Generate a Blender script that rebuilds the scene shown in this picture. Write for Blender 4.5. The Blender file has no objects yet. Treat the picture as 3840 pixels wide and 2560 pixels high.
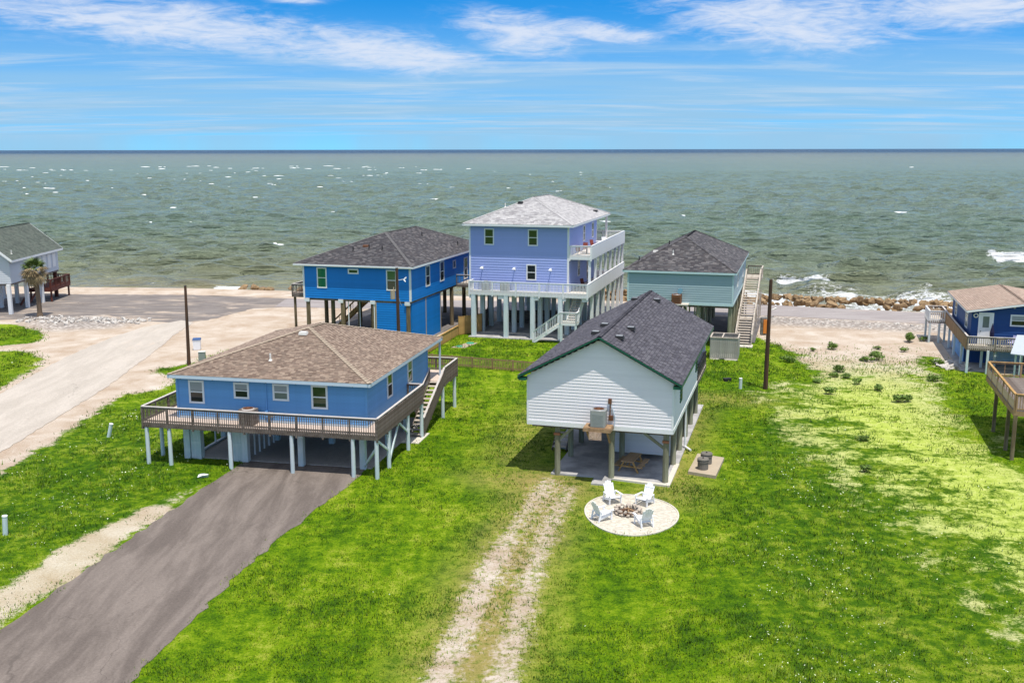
import bpy, bmesh, math, random
import numpy as np
from mathutils import Vector, Matrix
R = math.radians
rnd = random.Random(11)
nrg = np.random.default_rng(5)
SC = bpy.context.scene
COL = SC.collection

# ------------------------------------------------------------------ camera
cam = bpy.data.cameras.new('camera')
cam.sensor_width = 36.0
cam.lens = 35.81
cam.clip_start = 0.5
cam.clip_end = 200000
camo = bpy.data.objects.new('camera', cam)
COL.objects.link(camo)
pt, rl = R(10.674), R(0.097)
fw = Vector((0, math.cos(pt), -math.sin(pt)))
rt0 = Vector((1, 0, 0)); up0 = rt0.cross(fw)
rt = rt0*math.cos(rl) - up0*math.sin(rl)
up = up0*math.cos(rl) + rt0*math.sin(rl)
mw = Matrix(((rt.x, up.x, -fw.x, 0), (rt.y, up.y, -fw.y, 0), (rt.z, up.z, -fw.z, 19.5), (0, 0, 0, 1)))
camo.matrix_world = mw
SC.camera = camo

# ------------------------------------------------------------------ light
SUN_DIR = Vector((-0.118, 0.278, -1.0)).normalized()      # the way the light travels
sun = bpy.data.lights.new('sun', 'SUN')
sun.energy = 5.0
sun.angle = R(0.5)
sun.color = (1.0, 0.94, 0.84)
suno = bpy.data.objects.new('sun', sun)
suno.rotation_euler = SUN_DIR.to_track_quat('-Z', 'Y').to_euler()
suno.location = (20, -30, 120)
COL.objects.link(suno)

world = bpy.data.worlds.new('World')
SC.world = world
world.use_nodes = True
SKY_STRENGTH = 0.112
SC.view_settings.view_transform = 'Standard'
SC.view_settings.look = 'None'
SC.view_settings.exposure = 0.0
SC.view_settings.gamma = 1.0
SC.view_settings.use_curve_mapping = False


class NT:
    """small helper to write node trees"""
    def __init__(s, tree):
        s.t = tree; s.n = tree.nodes; s.l = tree.links
    def add(s, typ, ins=None, **kw):
        nd = s.n.new(typ)
        for k, v in kw.items(): setattr(nd, k, v)
        for k, v in (ins or {}).items(): s.set(nd.inputs[k], v)
        return nd
    def set(s, sock, v):
        if isinstance(v, bpy.types.NodeSocket): s.l.new(v, sock)
        elif isinstance(v, bpy.types.Node): s.l.new(v.outputs[0], sock)
        else:
            if hasattr(v, '__len__') and sock.type in ('VECTOR', 'RGBA'): v = tuple(v)[:3] if sock.type == 'VECTOR' else (*tuple(v)[:3], 1.0)
            sock.default_value = v
    def math(s, op, a, b=0.0, c=0.0, clamp=False):
        nd = s.add('ShaderNodeMath', {0: a, 1: b, 2: c}, operation=op); nd.use_clamp = clamp
        return nd.outputs[0]
    def mix(s, f, a, b, blend='MIX'):
        nd = s.add('ShaderNodeMix', data_type='RGBA', blend_type=blend)
        s.set(nd.inputs[0], f); s.set(nd.inputs[6], a); s.set(nd.inputs[7], b)
        return nd.outputs[2]
    def ramp(s, f, stops, interp='LINEAR'):
        nd = s.add('ShaderNodeValToRGB', {0: f})
        cr = nd.color_ramp; cr.interpolation = interp
        while len(cr.elements) < len(stops): cr.elements.new(0.5)
        for e, (p, c) in zip(cr.elements, stops):
            e.position = p; e.color = c if len(c) == 4 else (*c, 1)
        return nd.outputs[0]
    def smooth(s, v, a, b, lo=0.0, hi=1.0):
        nd = s.add('ShaderNodeMapRange', {0: v, 1: a, 2: b, 3: lo, 4: hi}, interpolation_type='SMOOTHSTEP')
        return nd.outputs[0]
    def noise(s, vec, scale, detail=4, rough=0.55, dist=0.0):
        nd = s.add('ShaderNodeTexNoise', {'Vector': vec, 'Scale': scale, 'Detail': detail, 'Roughness': rough, 'Distortion': dist})
        return nd.outputs[0]
    def mapping(s, vec, scale=(1, 1, 1), loc=(0, 0, 0), rot=(0, 0, 0)):
        nd = s.add('ShaderNodeMapping', {'Vector': vec, 'Scale': scale, 'Location': loc, 'Rotation': rot})
        return nd.outputs[0]


def C4(c): return (c[0], c[1], c[2], 1.0)


def build_world():
    t = NT(world.node_tree); t.n.clear()
    out = t.add('ShaderNodeOutputWorld')
    tc = t.add('ShaderNodeTexCoord')
    sep = t.add('ShaderNodeSeparateXYZ', {0: tc.outputs['Generated']})
    x, y, z = sep.outputs
    # the blue deepens quickly above the horizon in this air: stretch the elevation before looking the sky up
    zz = t.math('ADD', t.math('MULTIPLY', t.math('MAXIMUM', z, 0.0), 3.0), 0.10)
    vec = t.add('ShaderNodeVectorMath', {0: t.add('ShaderNodeCombineXYZ', {0: x, 1: y, 2: zz})}, operation='NORMALIZE')
    sky = t.add('ShaderNodeTexSky', sky_type='NISHITA', sun_disc=False)
    t.l.new(vec.outputs[0], sky.inputs[0])
    sky.sun_elevation = R(73.2)
    sky.sun_rotation = R(157.0)
    sky.altitude = 0
    sky.air_density = 1.0
    sky.dust_density = 0.25
    sky.ozone_density = 2.0
    hs = t.add('ShaderNodeHueSaturation', {'Hue': 0.5, 'Saturation': 1.2, 'Value': 1.0, 'Color': sky.outputs[0]})
    # clouds: az, el in degrees of the view direction
    az = t.math('MULTIPLY', t.math('ARCTAN2', x, y), 57.2958)
    el = t.math('MULTIPLY', t.math('ARCSINE', z), 57.2958)
    base = t.mix(1.0, hs.outputs[0], t.mix(t.smooth(el, 7.0, 32.0), (0.26, 1.62, 2.05, 1), (0.55, 1.08, 1.6, 1)), 'MULTIPLY')  # unseen sky overhead tinted less cyan to recolour the ambient light
    # cirrus sheet seen in perspective: coordinates on a high plane
    zc = t.math('MAXIMUM', z, 0.012)
    px = t.math('DIVIDE', x, t.math('ADD', zc, 0.05)); py = t.math('DIVIDE', y, t.math('ADD', zc, 0.05))
    pv = t.add('ShaderNodeCombineXYZ', {0: px, 1: py, 2: 0.0}).outputs[0]
    streak = t.noise(t.mapping(pv, (0.55, 1.5, 1), (3.1, 0.7, 0)), 1.0, 7, 0.6, 0.5)
    veil = t.noise(t.mapping(pv, (0.25, 0.8, 1), (9.2, 4.4, 0)), 1.0, 5, 0.55, 0.3)
    low = t.math('SUBTRACT', 1.0, t.smooth(el, 1.8, 8.2), clamp=True)
    veilf = t.math('MULTIPLY', t.smooth(veil, 0.28, 0.62, 0.64, 1.0), low)
    veilf = t.math('MULTIPLY', veilf, 0.95)
    ambient_veil = t.noise(tc.outputs['Generated'], 2.2, 5, 0.6, 0.6)
    veilf = t.math('MAXIMUM', veilf,  t.math('MULTIPLY', t.smooth(el, 9.0, 30.0), t.smooth(ambient_veil, 0.3, 0.7, 0.2, 0.65)))  # pale veil added overhead, out of view, to whiten the ambient light
    # wisps higher up
    ae = t.add('ShaderNodeCombineXYZ', {0: az, 1: el, 2: 0.0}).outputs[0]
    wisp = t.noise(t.mapping(ae, (0.22, 0.95, 1), (1.3, 2.1, 0), (0, 0, R(-9))), 1.0, 8, 0.62, 1.3)
    fine = t.noise(t.mapping(ae, (0.5, 2.4, 1), (5.3, 1.1, 0), (0, 0, R(-14))), 1.0, 6, 0.65, 1.6)
    wv = t.math('ADD', t.math('MULTIPLY', wisp, 0.65), t.math('MULTIPLY', fine, 0.35))
    def blob(a0, e0, sa, se, tilt=0.0):
        da = t.math('SUBTRACT', az, a0)
        de = t.math('SUBTRACT', t.math('SUBTRACT', el, e0), t.math('MULTIPLY', da, tilt))
        q = t.math('ADD', t.math('POWER', t.math('DIVIDE', t.math('ABSOLUTE', da), sa), 2.0),
                   t.math('POWER', t.math('DIVIDE', t.math('ABSOLUTE', de), se), 2.0))
        return t.math('POWER', 2.718, t.math('MULTIPLY', q, -1.0))
    blobs = [(-18.0, 6.3, 12.0, 1.15, -0.085), (-6.5, 5.1, 5.5, 1.0, -0.09), (0.3, 6.1, 3.2, 1.15, -0.12), (4.8, 6.2, 3.0, 0.5, -0.1),
             (14.0, 6.7, 6.2, 1.6, -0.10), (24.5, 6.9, 7.0, 1.0, 0.02), (-11.5, 7.9, 1.6, 0.35, 0.0), (-36.0, 7.5, 8.0, 1.2, -0.1), (36.0, 7.4, 8.0, 1.1, 0.05)]
    acc = None
    for b in blobs:
        g = blob(*b)
        acc = g if acc is None else t.math('MAXIMUM', acc, g)
    everywhere = t.smooth(el, 8.5, 14.0, 0.0, 0.75)         # cirrus carried on above the frame, thickened to whiten the ambient light
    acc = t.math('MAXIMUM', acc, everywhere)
    wf = t.smooth(t.math('ADD', wv, t.math('MULTIPLY', acc, 0.32)), 0.48, 0.90)
    wf = t.math('MULTIPLY', wf, t.math('MINIMUM', t.math('MULTIPLY', acc, 2.2), 0.95))
    lowst = t.math('MULTIPLY', t.smooth(streak, 0.44, 0.72), t.math('MULTIPLY', t.smooth(el, 0.2, 1.4), t.math('SUBTRACT', 1.0, t.smooth(el, 4.2, 6.2))))
    lowst = t.math('MULTIPLY', lowst, 0.75)
    cloud = (6.4, 7.1, 8.4, 1)
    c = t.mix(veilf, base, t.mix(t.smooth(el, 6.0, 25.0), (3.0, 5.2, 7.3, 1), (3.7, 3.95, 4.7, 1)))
    c = t.mix(lowst, c, (4.6, 6.1, 7.7, 1))
    c = t.mix(wf, c, cloud)
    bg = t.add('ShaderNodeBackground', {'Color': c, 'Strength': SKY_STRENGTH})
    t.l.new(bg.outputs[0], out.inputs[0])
build_world()

# ------------------------------------------------------------------ materials
MATS = {}
def newmat(name):
    m = bpy.data.materials.new(name); m.use_nodes = True
    t = NT(m.node_tree); t.n.clear()
    out = t.add('ShaderNodeOutputMaterial')
    bs = t.add('ShaderNodeBsdfPrincipled')
    t.l.new(bs.outputs[0], out.inputs[0])
    return m, t, bs


def mat(name, col, rough=0.6, var=0.12, scale=3.0, stretch=(1, 1, 1), bump=0.0, bscale=20.0, col2=None, spec=0.35, island=0.0, metal=0.0, f2=(0.4, 0.62)):
    """plain surface with two scales of noise in the colour and a fine relief"""
    if name in MATS: return MATS[name]
    m, t, bs = newmat(name)
    tc = t.add('ShaderNodeTexCoord')
    v = t.mapping(tc.outputs['Object'], stretch)
    n1 = t.noise(v, scale, 5, 0.6)
    n2 = t.noise(v, scale*7, 3, 0.6)
    f = t.math('ADD', t.math('MULTIPLY', n1, 0.6), t.math('MULTIPLY', n2, 0.4))
    k = t.math('ADD', t.math('MULTIPLY', t.math('SUBTRACT', f, 0.5), 2*var*2), 1.0)
    if island:
        g = t.add('ShaderNodeNewGeometry')
        k = t.math('MULTIPLY', k, t.math('ADD', t.math('MULTIPLY', t.math('SUBTRACT', g.outputs['Random Per Island'], 0.5), 2*island), 1.0))
    oi = t.add('ShaderNodeObjectInfo')
    k = t.math('MULTIPLY', k, t.math('ADD', t.math('MULTIPLY', t.math('SUBTRACT', oi.outputs['Random'], 0.5), var*0.9), 1.0))
    base = C4(col)
    if col2 is not None:
        base = t.mix(t.smooth(t.noise(v, scale*0.8, 6, 0.65), *f2), C4(col), C4(col2))
    vm = t.add('ShaderNodeVectorMath', {0: base, 1: k}, operation='MULTIPLY')
    t.set(bs.inputs['Base Color'], vm.outputs[0])
    bs.inputs['Roughness'].default_value = rough
    bs.inputs['Metallic'].default_value = metal
    bs.inputs['Specular IOR Level'].default_value = spec
    if bump:
        b = t.add('ShaderNodeBump', {'Strength': bump, 'Distance': 0.02, 'Height': t.noise(v, bscale, 4, 0.6)})
        t.set(bs.inputs['Normal'], b.outputs[0])
    MATS[name] = m
    return m


def mat_shingle(name, cols, rough=0.85):
    m, t, bs = newmat(name)
    g = t.add('ShaderNodeNewGeometry')
    tc = t.add('ShaderNodeTexCoord')
    n = len(cols)
    c = t.ramp(g.outputs['Random Per Island'], [(i/n, cols[i]) for i in range(n)], 'CONSTANT')
    n2 = t.noise(tc.outputs['Object'], 60, 3, 0.7)
    n3 = t.noise(tc.outputs['Object'], 0.5, 4, 0.6)
    k = t.math('ADD', t.math('MULTIPLY', t.math('SUBTRACT', n2, 0.5), 0.7), t.math('ADD', 0.82, t.math('MULTIPLY', n3, 0.36)))
    vm = t.add('ShaderNodeVectorMath', {0: c, 1: k}, operation='MULTIPLY')
    t.set(bs.inputs['Base Color'], vm.outputs[0])
    bs.inputs['Roughness'].default_value = rough
    bs.inputs['Specular IOR Level'].default_value = 0.25
    return m


def mat_glass(name, col, rough=0.06):
    m, t, bs = newmat(name)
    tc = t.add('ShaderNodeTexCoord')
    n = t.noise(tc.outputs['Object'], 1.5, 3, 0.5)
    k = t.math('ADD', 0.6, t.math('MULTIPLY', n, 0.8))
    vm = t.add('ShaderNodeVectorMath', {0: C4(col), 1: k}, operation='MULTIPLY')
    t.set(bs.inputs['Base Color'], vm.outputs[0])
    bs.inputs['Roughness'].default_value = rough
    bs.inputs['Specular IOR Level'].default_value = 0.6
    return m

M = dict(
    blueA=mat('periwinkle_siding', (0.135, 0.335, 0.63), 0.55, 0.10, 1.2, (0.8, 0.8, 1.6)),
    blueB=mat('azure_siding', (0.004, 0.19, 0.58), 0.55, 0.10, 1.2, (0.8, 0.8, 1.6)),
    lav=mat('lavender_siding', (0.31, 0.38, 0.70), 0.55, 0.05, 1.2, (0.3, 0.3, 2)),
    teal=mat('teal_siding', (0.30, 0.40, 0.43), 0.6, 0.06, 1.2, (0.3, 0.3, 2)),
    whiteS=mat('white_siding', (0.79, 0.755, 0.785), 0.55, 0.05, 1.2, (0.3, 0.3, 2)),
    navy=mat('navy_siding', (0.012, 0.055, 0.20), 0.55, 0.08, 1.2, (0.3, 0.3, 2)),
    paleS=mat('pale_grey_siding', (0.55, 0.58, 0.62), 0.55, 0.05, 1.2, (0.3, 0.3, 2)),
    trim=mat('white_trim', (0.74, 0.75, 0.76), 0.5, 0.05, 4),
    trimb=mat('pale_blue_trim', (0.50, 0.60, 0.70), 0.5, 0.05, 4),
    green=mat('green_trim', (0.012, 0.10, 0.06), 0.5, 0.1, 4),
    postw=mat('painted_white_pile', (0.62, 0.68, 0.70), 0.6, 0.12, 1.5, (3, 3, .5), 0.1, 30, col2=(0.50, 0.60, 0.62)),
    postg=mat('greenish_pile', (0.20, 0.19, 0.125), 0.85, 0.25, 2.0, (3, 3, .4), 0.3, 25, col2=(0.27, 0.27, 0.19)),
    postb=mat('brown_pile', (0.13, 0.095, 0.055), 0.85, 0.25, 2.0, (3, 3, .4), 0.3, 25, col2=(0.22, 0.17, 0.10)),
    weath=mat('weathered_timber', (0.195, 0.163, 0.14), 0.85, 0.28, 1.6, (1, 1, 4), 0.3, 25, col2=(0.105, 0.08, 0.065)),
    weathL=mat('bleached_timber', (0.50, 0.45, 0.39), 0.85, 0.22, 1.6, (2, 2, 2), 0.3, 25, col2=(0.36, 0.31, 0.26)),
    cap=mat('bleached_rail_cap', (0.52, 0.48, 0.45), 0.8, 0.2, 2.0, (2, 2, 2), 0.2, 25),
    tan=mat('new_tan_timber', (0.52, 0.32, 0.12), 0.8, 0.22, 1.6, (3, 3, .7), 0.2, 25, col2=(0.34, 0.19, 0.06)),
    brown=mat('tan_brown_timber', (0.34, 0.22, 0.12), 0.8, 0.2, 1.6, (3, 3, .7), 0.2, 25, col2=(0.25, 0.155, 0.085)),
    tablew=mat('worn_table_timber', (0.46, 0.31, 0.18), 0.8, 0.2, 2, (3, .5, 1), 0.2, 25),
    red=mat('red_brown_timber', (0.105, 0.028, 0.018), 0.7, 0.2, 1.6, (3, 3, .7), 0.2, 25),
    deckp=mat('pinkish_deck_boards', (0.58, 0.47, 0.40), 0.8, 0.12, 1.4, (2, 2, 2), 0.2, 20),
    deckw=mat('white_deck_boards', (0.70, 0.62, 0.55), 0.8, 0.1, 1.4),
    rough_conc=mat('slab_concrete', (0.40, 0.39, 0.385), 0.85, 0.25, 0.7, (1, 1, 1), 0.25, 30, col2=(0.27, 0.265, 0.265)),
    pale_conc=mat('pale_concrete', (0.58, 0.54, 0.47), 0.85, 0.15, 1.0, (1, 1, 1), 0.2, 30),
    tan_conc=mat('tan_concrete', (0.40, 0.33, 0.245), 0.85, 0.15, 1.5, (1, 1, 1), 0.2, 30),
    can=mat('grey_riser', (0.16, 0.145, 0.125), 0.7, 0.2, 4),
    metal=mat('grey_metal', (0.34, 0.35, 0.35), 0.45, 0.12, 4, metal=0.3),
    dark=mat('dark_metal', (0.03, 0.03, 0.032), 0.5, 0.2, 4),
    rust=mat('rusty_metal', (0.16, 0.07, 0.035), 0.8, 0.3, 4),
    pole=mat('creosoted_pole', (0.055, 0.032, 0.022), 0.9, 0.3, 1.5, (4, 4, .3), 0.3, 30, col2=(0.09, 0.045, 0.028)),
    vent=mat('black_roof_vent', (0.02, 0.02, 0.022), 0.6, 0.2, 4),
    ventl=mat('pale_vent_hood', (0.70, 0.68, 0.64), 0.5, 0.1, 4),
    plastic=mat('white_plastic', (0.80, 0.81, 0.83), 0.4, 0.03, 4),
    plyw=mat('bare_plywood', (0.46, 0.33, 0.24), 0.85, 0.25, 5, col2=(0.33, 0.22, 0.16)),
    orange=mat('orange_sticker', (0.65, 0.19, 0.03), 0.6, 0.1, 4),
    navyc=mat('navy_canvas', (0.012, 0.012, 0.045), 0.9, 0.2, 8),
    lilac=mat('lilac_cloth', (0.52, 0.50, 0.72), 0.9, 0.15, 8),
    lidb=mat('blue_plastic', (0.03, 0.09, 0.25), 0.5, 0.1, 4),
    lidg=mat('green_plastic', (0.05, 0.30, 0.18), 0.5, 0.1, 4),
    stone=mat('pit_stone', (0.44, 0.385, 0.325), 0.9, 0.3, 4, (1, 1, 1), 0.4, 15, col2=(0.34, 0.26, 0.20), f2=(0.5, 0.62)),
    ash=mat('charred_wood', (0.10, 0.055, 0.035), 0.95, 0.4, 8, (1, 1, 1), 0.3, 20),
    rock=mat('brown_riprap', (0.33, 0.225, 0.12), 0.9, 0.42, 1.3, (1, 1, 1), 0.7, 6, col2=(0.15, 0.095, 0.05)),
    rubble=mat('white_rubble', (0.56, 0.53, 0.49), 0.9, 0.25, 2.0, (1, 1, 1), 0.5, 8, col2=(0.36, 0.33, 0.30)),
    blind=mat('window_blind', (0.34, 0.36, 0.36), 0.7, 0.08, 4, (1, 1, 12)),
    leaf=mat('shrub_leaf', (0.12, 0.20, 0.03), 0.6, 0.25, 3, island=0.45, spec=0.3),
    frondg=mat('green_frond', (0.10, 0.15, 0.035), 0.6, 0.2, 3, island=0.3),
    frondb=mat('dry_frond', (0.30, 0.225, 0.12), 0.8, 0.2, 3, island=0.3),
    trunk=mat('palm_bark', (0.17, 0.12, 0.08), 0.9, 0.3, 3, (1, 1, 3), 0.4, 15),
    glass=mat_glass('dark_window_glass', (0.018, 0.022, 0.022)),
    glassg=mat_glass('green_film_glass', (0.012, 0.16, 0.085)),
    glasso=mat_glass('olive_window_glass', (0.03, 0.055, 0.025)),
    glassp=mat_glass('curtained_window_glass', (0.16, 0.19, 0.17)),
)
M['sh_brown'] = mat_shingle('brown_shingle', [(0.235, 0.175, 0.135), (0.30, 0.225, 0.175), (0.19, 0.135, 0.105), (0.265, 0.195, 0.15), (0.345, 0.265, 0.205), (0.22, 0.165, 0.13)])
M['sh_char'] = mat_shingle('charcoal_shingle', [(0.075, 0.072, 0.085), (0.095, 0.09, 0.105), (0.06, 0.056, 0.066), (0.085, 0.08, 0.095), (0.11, 0.105, 0.12), (0.068, 0.064, 0.078)])
M['sh_dark'] = mat_shingle('dark_mixed_shingle', [(0.075, 0.072, 0.078), (0.105, 0.10, 0.105), (0.055, 0.052, 0.058), (0.088, 0.08, 0.082), (0.15, 0.14, 0.14), (0.066, 0.06, 0.065)])
M['sh_white'] = mat_shingle('white_grey_shingle', [(0.43, 0.415, 0.415), (0.38, 0.365, 0.37), (0.48, 0.465, 0.46), (0.32, 0.305, 0.31), (0.45, 0.435, 0.435), (0.52, 0.505, 0.50)])
M['sh_green'] = mat_shingle('green_grey_shingle', [(0.10, 0.12, 0.10), (0.12, 0.14, 0.115), (0.085, 0.10, 0.085), (0.11, 0.125, 0.105)])
M['sh_tan'] = mat_shingle('tan_shingle', [(0.36, 0.27, 0.215), (0.41, 0.315, 0.25), (0.31, 0.23, 0.185), (0.38, 0.28, 0.22)])

# ------------------------------------------------------------------ mesh helpers
class MB:
    def __init__(s): s.v = []; s.f = []
    def box(s, x0, y0, z0, x1, y1, z1):
        b = len(s.v)
        s.v += [(x0, y0, z0), (x1, y0, z0), (x1, y1, z0), (x0, y1, z0), (x0, y0, z1), (x1, y0, z1), (x1, y1, z1), (x0, y1, z1)]
        s.f += [tuple(b+i for i in q) for q in ((0, 3, 2, 1), (4, 5, 6, 7), (0, 1, 5, 4), (1, 2, 6, 5), (2, 3, 7, 6), (3, 0, 4, 7))]
        return s
    def hexa(s, pts):                       # 8 points, bottom ring then top ring
        b = len(s.v); s.v += [tuple(p) for p in pts]
        s.f += [tuple(b+i for i in q) for q in ((0, 3, 2, 1), (4, 5, 6, 7), (0, 1, 5, 4), (1, 2, 6, 5), (2, 3, 7, 6), (3, 0, 4, 7))]
        return s
    def beam(s, p, q, w, h, up=(0, 0, 1)):  # w across, h along up
        p = Vector(p); q = Vector(q); d = (q-p).normalized(); u = Vector(up)
        sd = d.cross(u)
        if sd.length < 1e-4: sd = Vector((1, 0, 0))
        sd.normalize(); u = sd.cross(d)
        a = sd*(w/2); c = u*(h/2)
        return s.hexa([p-a-c, p+a-c, q+a-c, q-a-c, p-a+c, p+a+c, q+a+c, q-a+c])
    def cyl(s, p, q, r0, r1=None, n=8, caps=True):
        r1 = r0 if r1 is None else r1
        p = Vector(p); q = Vector(q); d = (q-p).normalized()
        a = d.orthogonal().normalized(); c = d.cross(a)
        b = len(s.v)
        for o, r in ((p, r0), (q, r1)):
            for i in range(n):
                t = 2*math.pi*i/n
                s.v.append(tuple(o + a*(r*math.cos(t)) + c*(r*math.sin(t))))
        for i in range(n):
            j = (i+1) % n
            s.f.append((b+i, b+j, b+n+j, b+n+i))
        if caps:
            s.f.append(tuple(b+i for i in reversed(range(n)))); s.f.append(tuple(b+n+i for i in range(n)))
        return s
    def prism(s, pts, z0, z1):              # pts counter-clockwise in xy
        b = len(s.v); n = len(pts)
        s.v += [(x, y, z0) for x, y in pts] + [(x, y, z1) for x, y in pts]
        s.f.append(tuple(b+i for i in reversed(range(n)))); s.f.append(tuple(b+n+i for i in range(n)))
        for i in range(n):
            j = (i+1) % n; s.f.append((b+i, b+j, b+n+j, b+n+i))
        return s
    def face(s, pts):
        b = len(s.v); s.v += [tuple(p) for p in pts]; s.f.append(tuple(range(b, b+len(pts)))); return s
    def mesh(s, name, m):
        me = bpy.data.meshes.new(name); me.from_pydata(s.v, [], s.f); me.update()
        if m is not None: me.materials.append(m)
        return me


def link(name, data, parent=None, loc=(0, 0, 0), rz=0.0, rot=None):
    o = bpy.data.objects.new(name, data)
    o.location = loc
    o.rotation_euler = rot if rot is not None else (0, 0, rz)
    if parent is not None: o.parent = parent
    COL.objects.link(o)
    return o
def part(name, mb, m, parent, loc=(0, 0, 0), rz=0.0, label=None, stuff=False):
    o = link(name, mb.mesh(name, m), parent, loc, rz)
    if label: o['label'] = label
    if stuff: o['kind'] = 'stuff'
    return o
def rep(name, me, parent, locs, rz=0.0):
    return [link(name, me, parent, l, rz) for l in locs]
def tag(o, label, cat, group=None):
    o['label'] = label; o['category'] = cat
    if group: o['group'] = group
    return o
def thing(name, label, cat, loc=(0, 0, 0), rz=0.0, group=None):
    return tag(link(name, None, None, loc, rz), label, cat, group)
def struct(name, mb, m):
    o = link(name, mb.mesh(name, m)); o['kind'] = 'structure'; return o
def copy_tree(o, parent=None):
    c = o.copy(); COL.objects.link(c)
    if parent is not None: c.parent = parent
    for ch in list(o.children): copy_tree(ch, c)
    return c
class Frame:
    def __init__(s, x, y, a):
        a = R(a); s.x = x; s.y = y; s.rz = -a
        s.u = (math.cos(a), -math.sin(a)); s.v = (math.sin(a), math.cos(a))
    def p(s, u, v, z=0.0): return (s.x+s.u[0]*u+s.v[0]*v, s.y+s.u[1]*u+s.v[1]*v, z)
FA = Frame(-8.131, 58.831, 12.0); FW = Frame(9.04, 57.71, 16.0); FP = Frame(2.13, 104.62, 15.6)
FB = Frame(-6.57, 113.11, 16.0); FT = Frame(21.86, 100.01, 16.0); FR = Frame(40.25, 88.21, 16.0)
FD = Frame(33.77, 68.96, 16.0); FL = Frame(-60.5, 121.78, -3.0)

# ------------------------------------------------------------------ ground
def shore(x):
    return np.interp(x, [-600, -110, -70, -46, -20, 0, 15, 33, 45, 52, 66, 100, 600],
                     [160, 157, 154.5, 152.5, 147, 142.5, 139, 134.5, 131, 129, 125, 112, -90])
POLY = {
 'sandL': [(-75.1, 121.8), (-56.8, 117.4), (-43.0, 117.3), (-41.9, 124.8), (-41.9, 114.3), (-42.9, 95.3), (-41.5, 80.2), (-41.3, 65.3), (-40.5, 40), (-46, 40), (-46, 70), (-75, 90)],
 'g1': [(-70.8, 114.6), (-56.3, 114.4), (-50.8, 108.8), (-48.7, 103.7), (-51.9, 101.3), (-62.2, 100.3)],
 'g2': [(-61.6, 99.1), (-48.1, 99.0), (-44.6, 95.3), (-43.2, 88.9), (-42.6, 81.5), (-43.2, 68.5), (-60, 68)],
 'sandApron': [(-35.3, 100.0), (-36.4, 108.6), (-37.4, 117.2), (-27.3, 132.8), (-8, 126), (-8, 108), (-14, 104), (-24, 105.2), (-28.2, 98.8), (-30.0, 92.0), (-33.0, 89.8), (-31.2, 80.6), (-31.6, 71.9), (-32.1, 66), (-32.4, 58.1), (-33.5, 40), (-34.3, 40), (-34.3, 62.4), (-33.6, 64.3), (-33.9, 82.5)],
 'sandStrip2': [(-33.2, 89.8), (-29.9, 87.9), (-28.1, 82.1), (-31.3, 81.4)],
 'sandDrive': [(-17.6, 58.4), (-18.9, 56.8), (-21.0, 52.2), (-22.3, 49.1), (-22.9, 45.3), (-23.5, 40), (-24, 34), (-21.6, 34), (-21.6, 41.5), (-20.0, 44.9), (-19.4, 51.5)],
 'sandTrack1': [(-17.8, 60.3), (-19.6, 55.0), (-22.0, 50.0), (-22.6, 49.4), (-19.0, 54.3)],
 'sandR': [(27.5, 118.1), (46.9, 113.4), (43.1, 101.6), (38.4, 93.1), (37.2, 84.0), (33.8, 76.7), (31.2, 68.0), (31.0, 57.8), (27.7, 44.3), (25.8, 52.7), (26.1, 62.1), (25.6, 67.0), (26.0, 75.3), (26.4, 85.8), (27.0, 99.5), (25.5, 106.7)],
 'limeR': [(22.0, 86.1), (27.9, 82.9), (30.0, 72.7), (28.5, 60.3), (27.1, 51.3), (24.8, 38.9), (21.8, 42.7), (21.3, 51.4), (19.8, 60.3), (18.4, 70.4)],
 'limeWide': [(18.6, 84), (27.0, 88), (33, 86), (36, 60), (36, 34), (19, 34), (18.5, 50), (17.6, 64)],
 'track1': [(1.9, 58.9), (2.7, 58.9), (0.3, 49.9), (-0.6, 44.8), (-2.4, 34), (-3.4, 34), (-1.7, 44.8), (-0.5, 49.6)],
 'track2': [(3.3, 57.7), (4.0, 57.7), (2.5, 51.4), (1.3, 44.8), (0.0, 34), (-1.0, 34), (0.5, 44.8), (1.6, 50.8)],
 'trackmid': [(1.0, 60), (4.4, 60), (1.6, 44.8), (0.2, 34), (-4, 34), (-2.2, 44.8)],
 'weedL': [(-33.6, 50), (-32.4, 70.1), (-30.1, 77.0), (-22.9, 68.4), (-18.1, 60.1), (-19.4, 54.2), (-21.9, 49.7), (-23.2, 45.8), (-24.3, 34), (-33, 34)],
 'weedR': [(15.6, 66.0), (24.0, 81.0), (27.4, 72.7), (27.9, 62.1), (31.5, 56.2), (30, 34), (9.5, 34), (10.4, 46)],
 'dryW': [(9.8, 52), (11.2, 63), (14.6, 76), (13.2, 78), (9, 62), (8.6, 58)],
 'dryW2': [(-3.2, 60), (2.2, 59.5), (2.0, 57.5), (5.4, 56.4), (9.6, 55.2), (9.4, 54.4), (4.4, 55.6), (1, 57), (-2.6, 58.4)],
 'drymid': [(-2, 62), (1.2, 61), (5.4, 79), (3.2, 82), (0, 72)],
 'dryT': [(13, 78), (20, 76.5), (21, 79), (14, 81)],
 'asphL': [(-79.2, 130.4), (-68.6, 135.3), (-62.2, 139.0), (-44.0, 138.2), (-28.5, 134.5), (-28, 127.5), (-32.3, 126.1), (-35.4, 117.2), (-38.7, 115.0), (-43.7, 117.4), (-49.2, 121.3), (-53.6, 119.6), (-68.3, 114.5)],
}
DRIVE = [(-17.5, 60.1), (-16.9, 62.5), (-9.1, 60.85), (-9.6, 58.0), (-10.5, 54.5), (-11.8, 49.9), (-12.8, 44.8), (-14.4, 34), (-15.5, 26), (-23.5, 26), (-21.9, 36), (-20.2, 44.9), (-19.2, 51.5), (-18.3, 56.0)]
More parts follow.
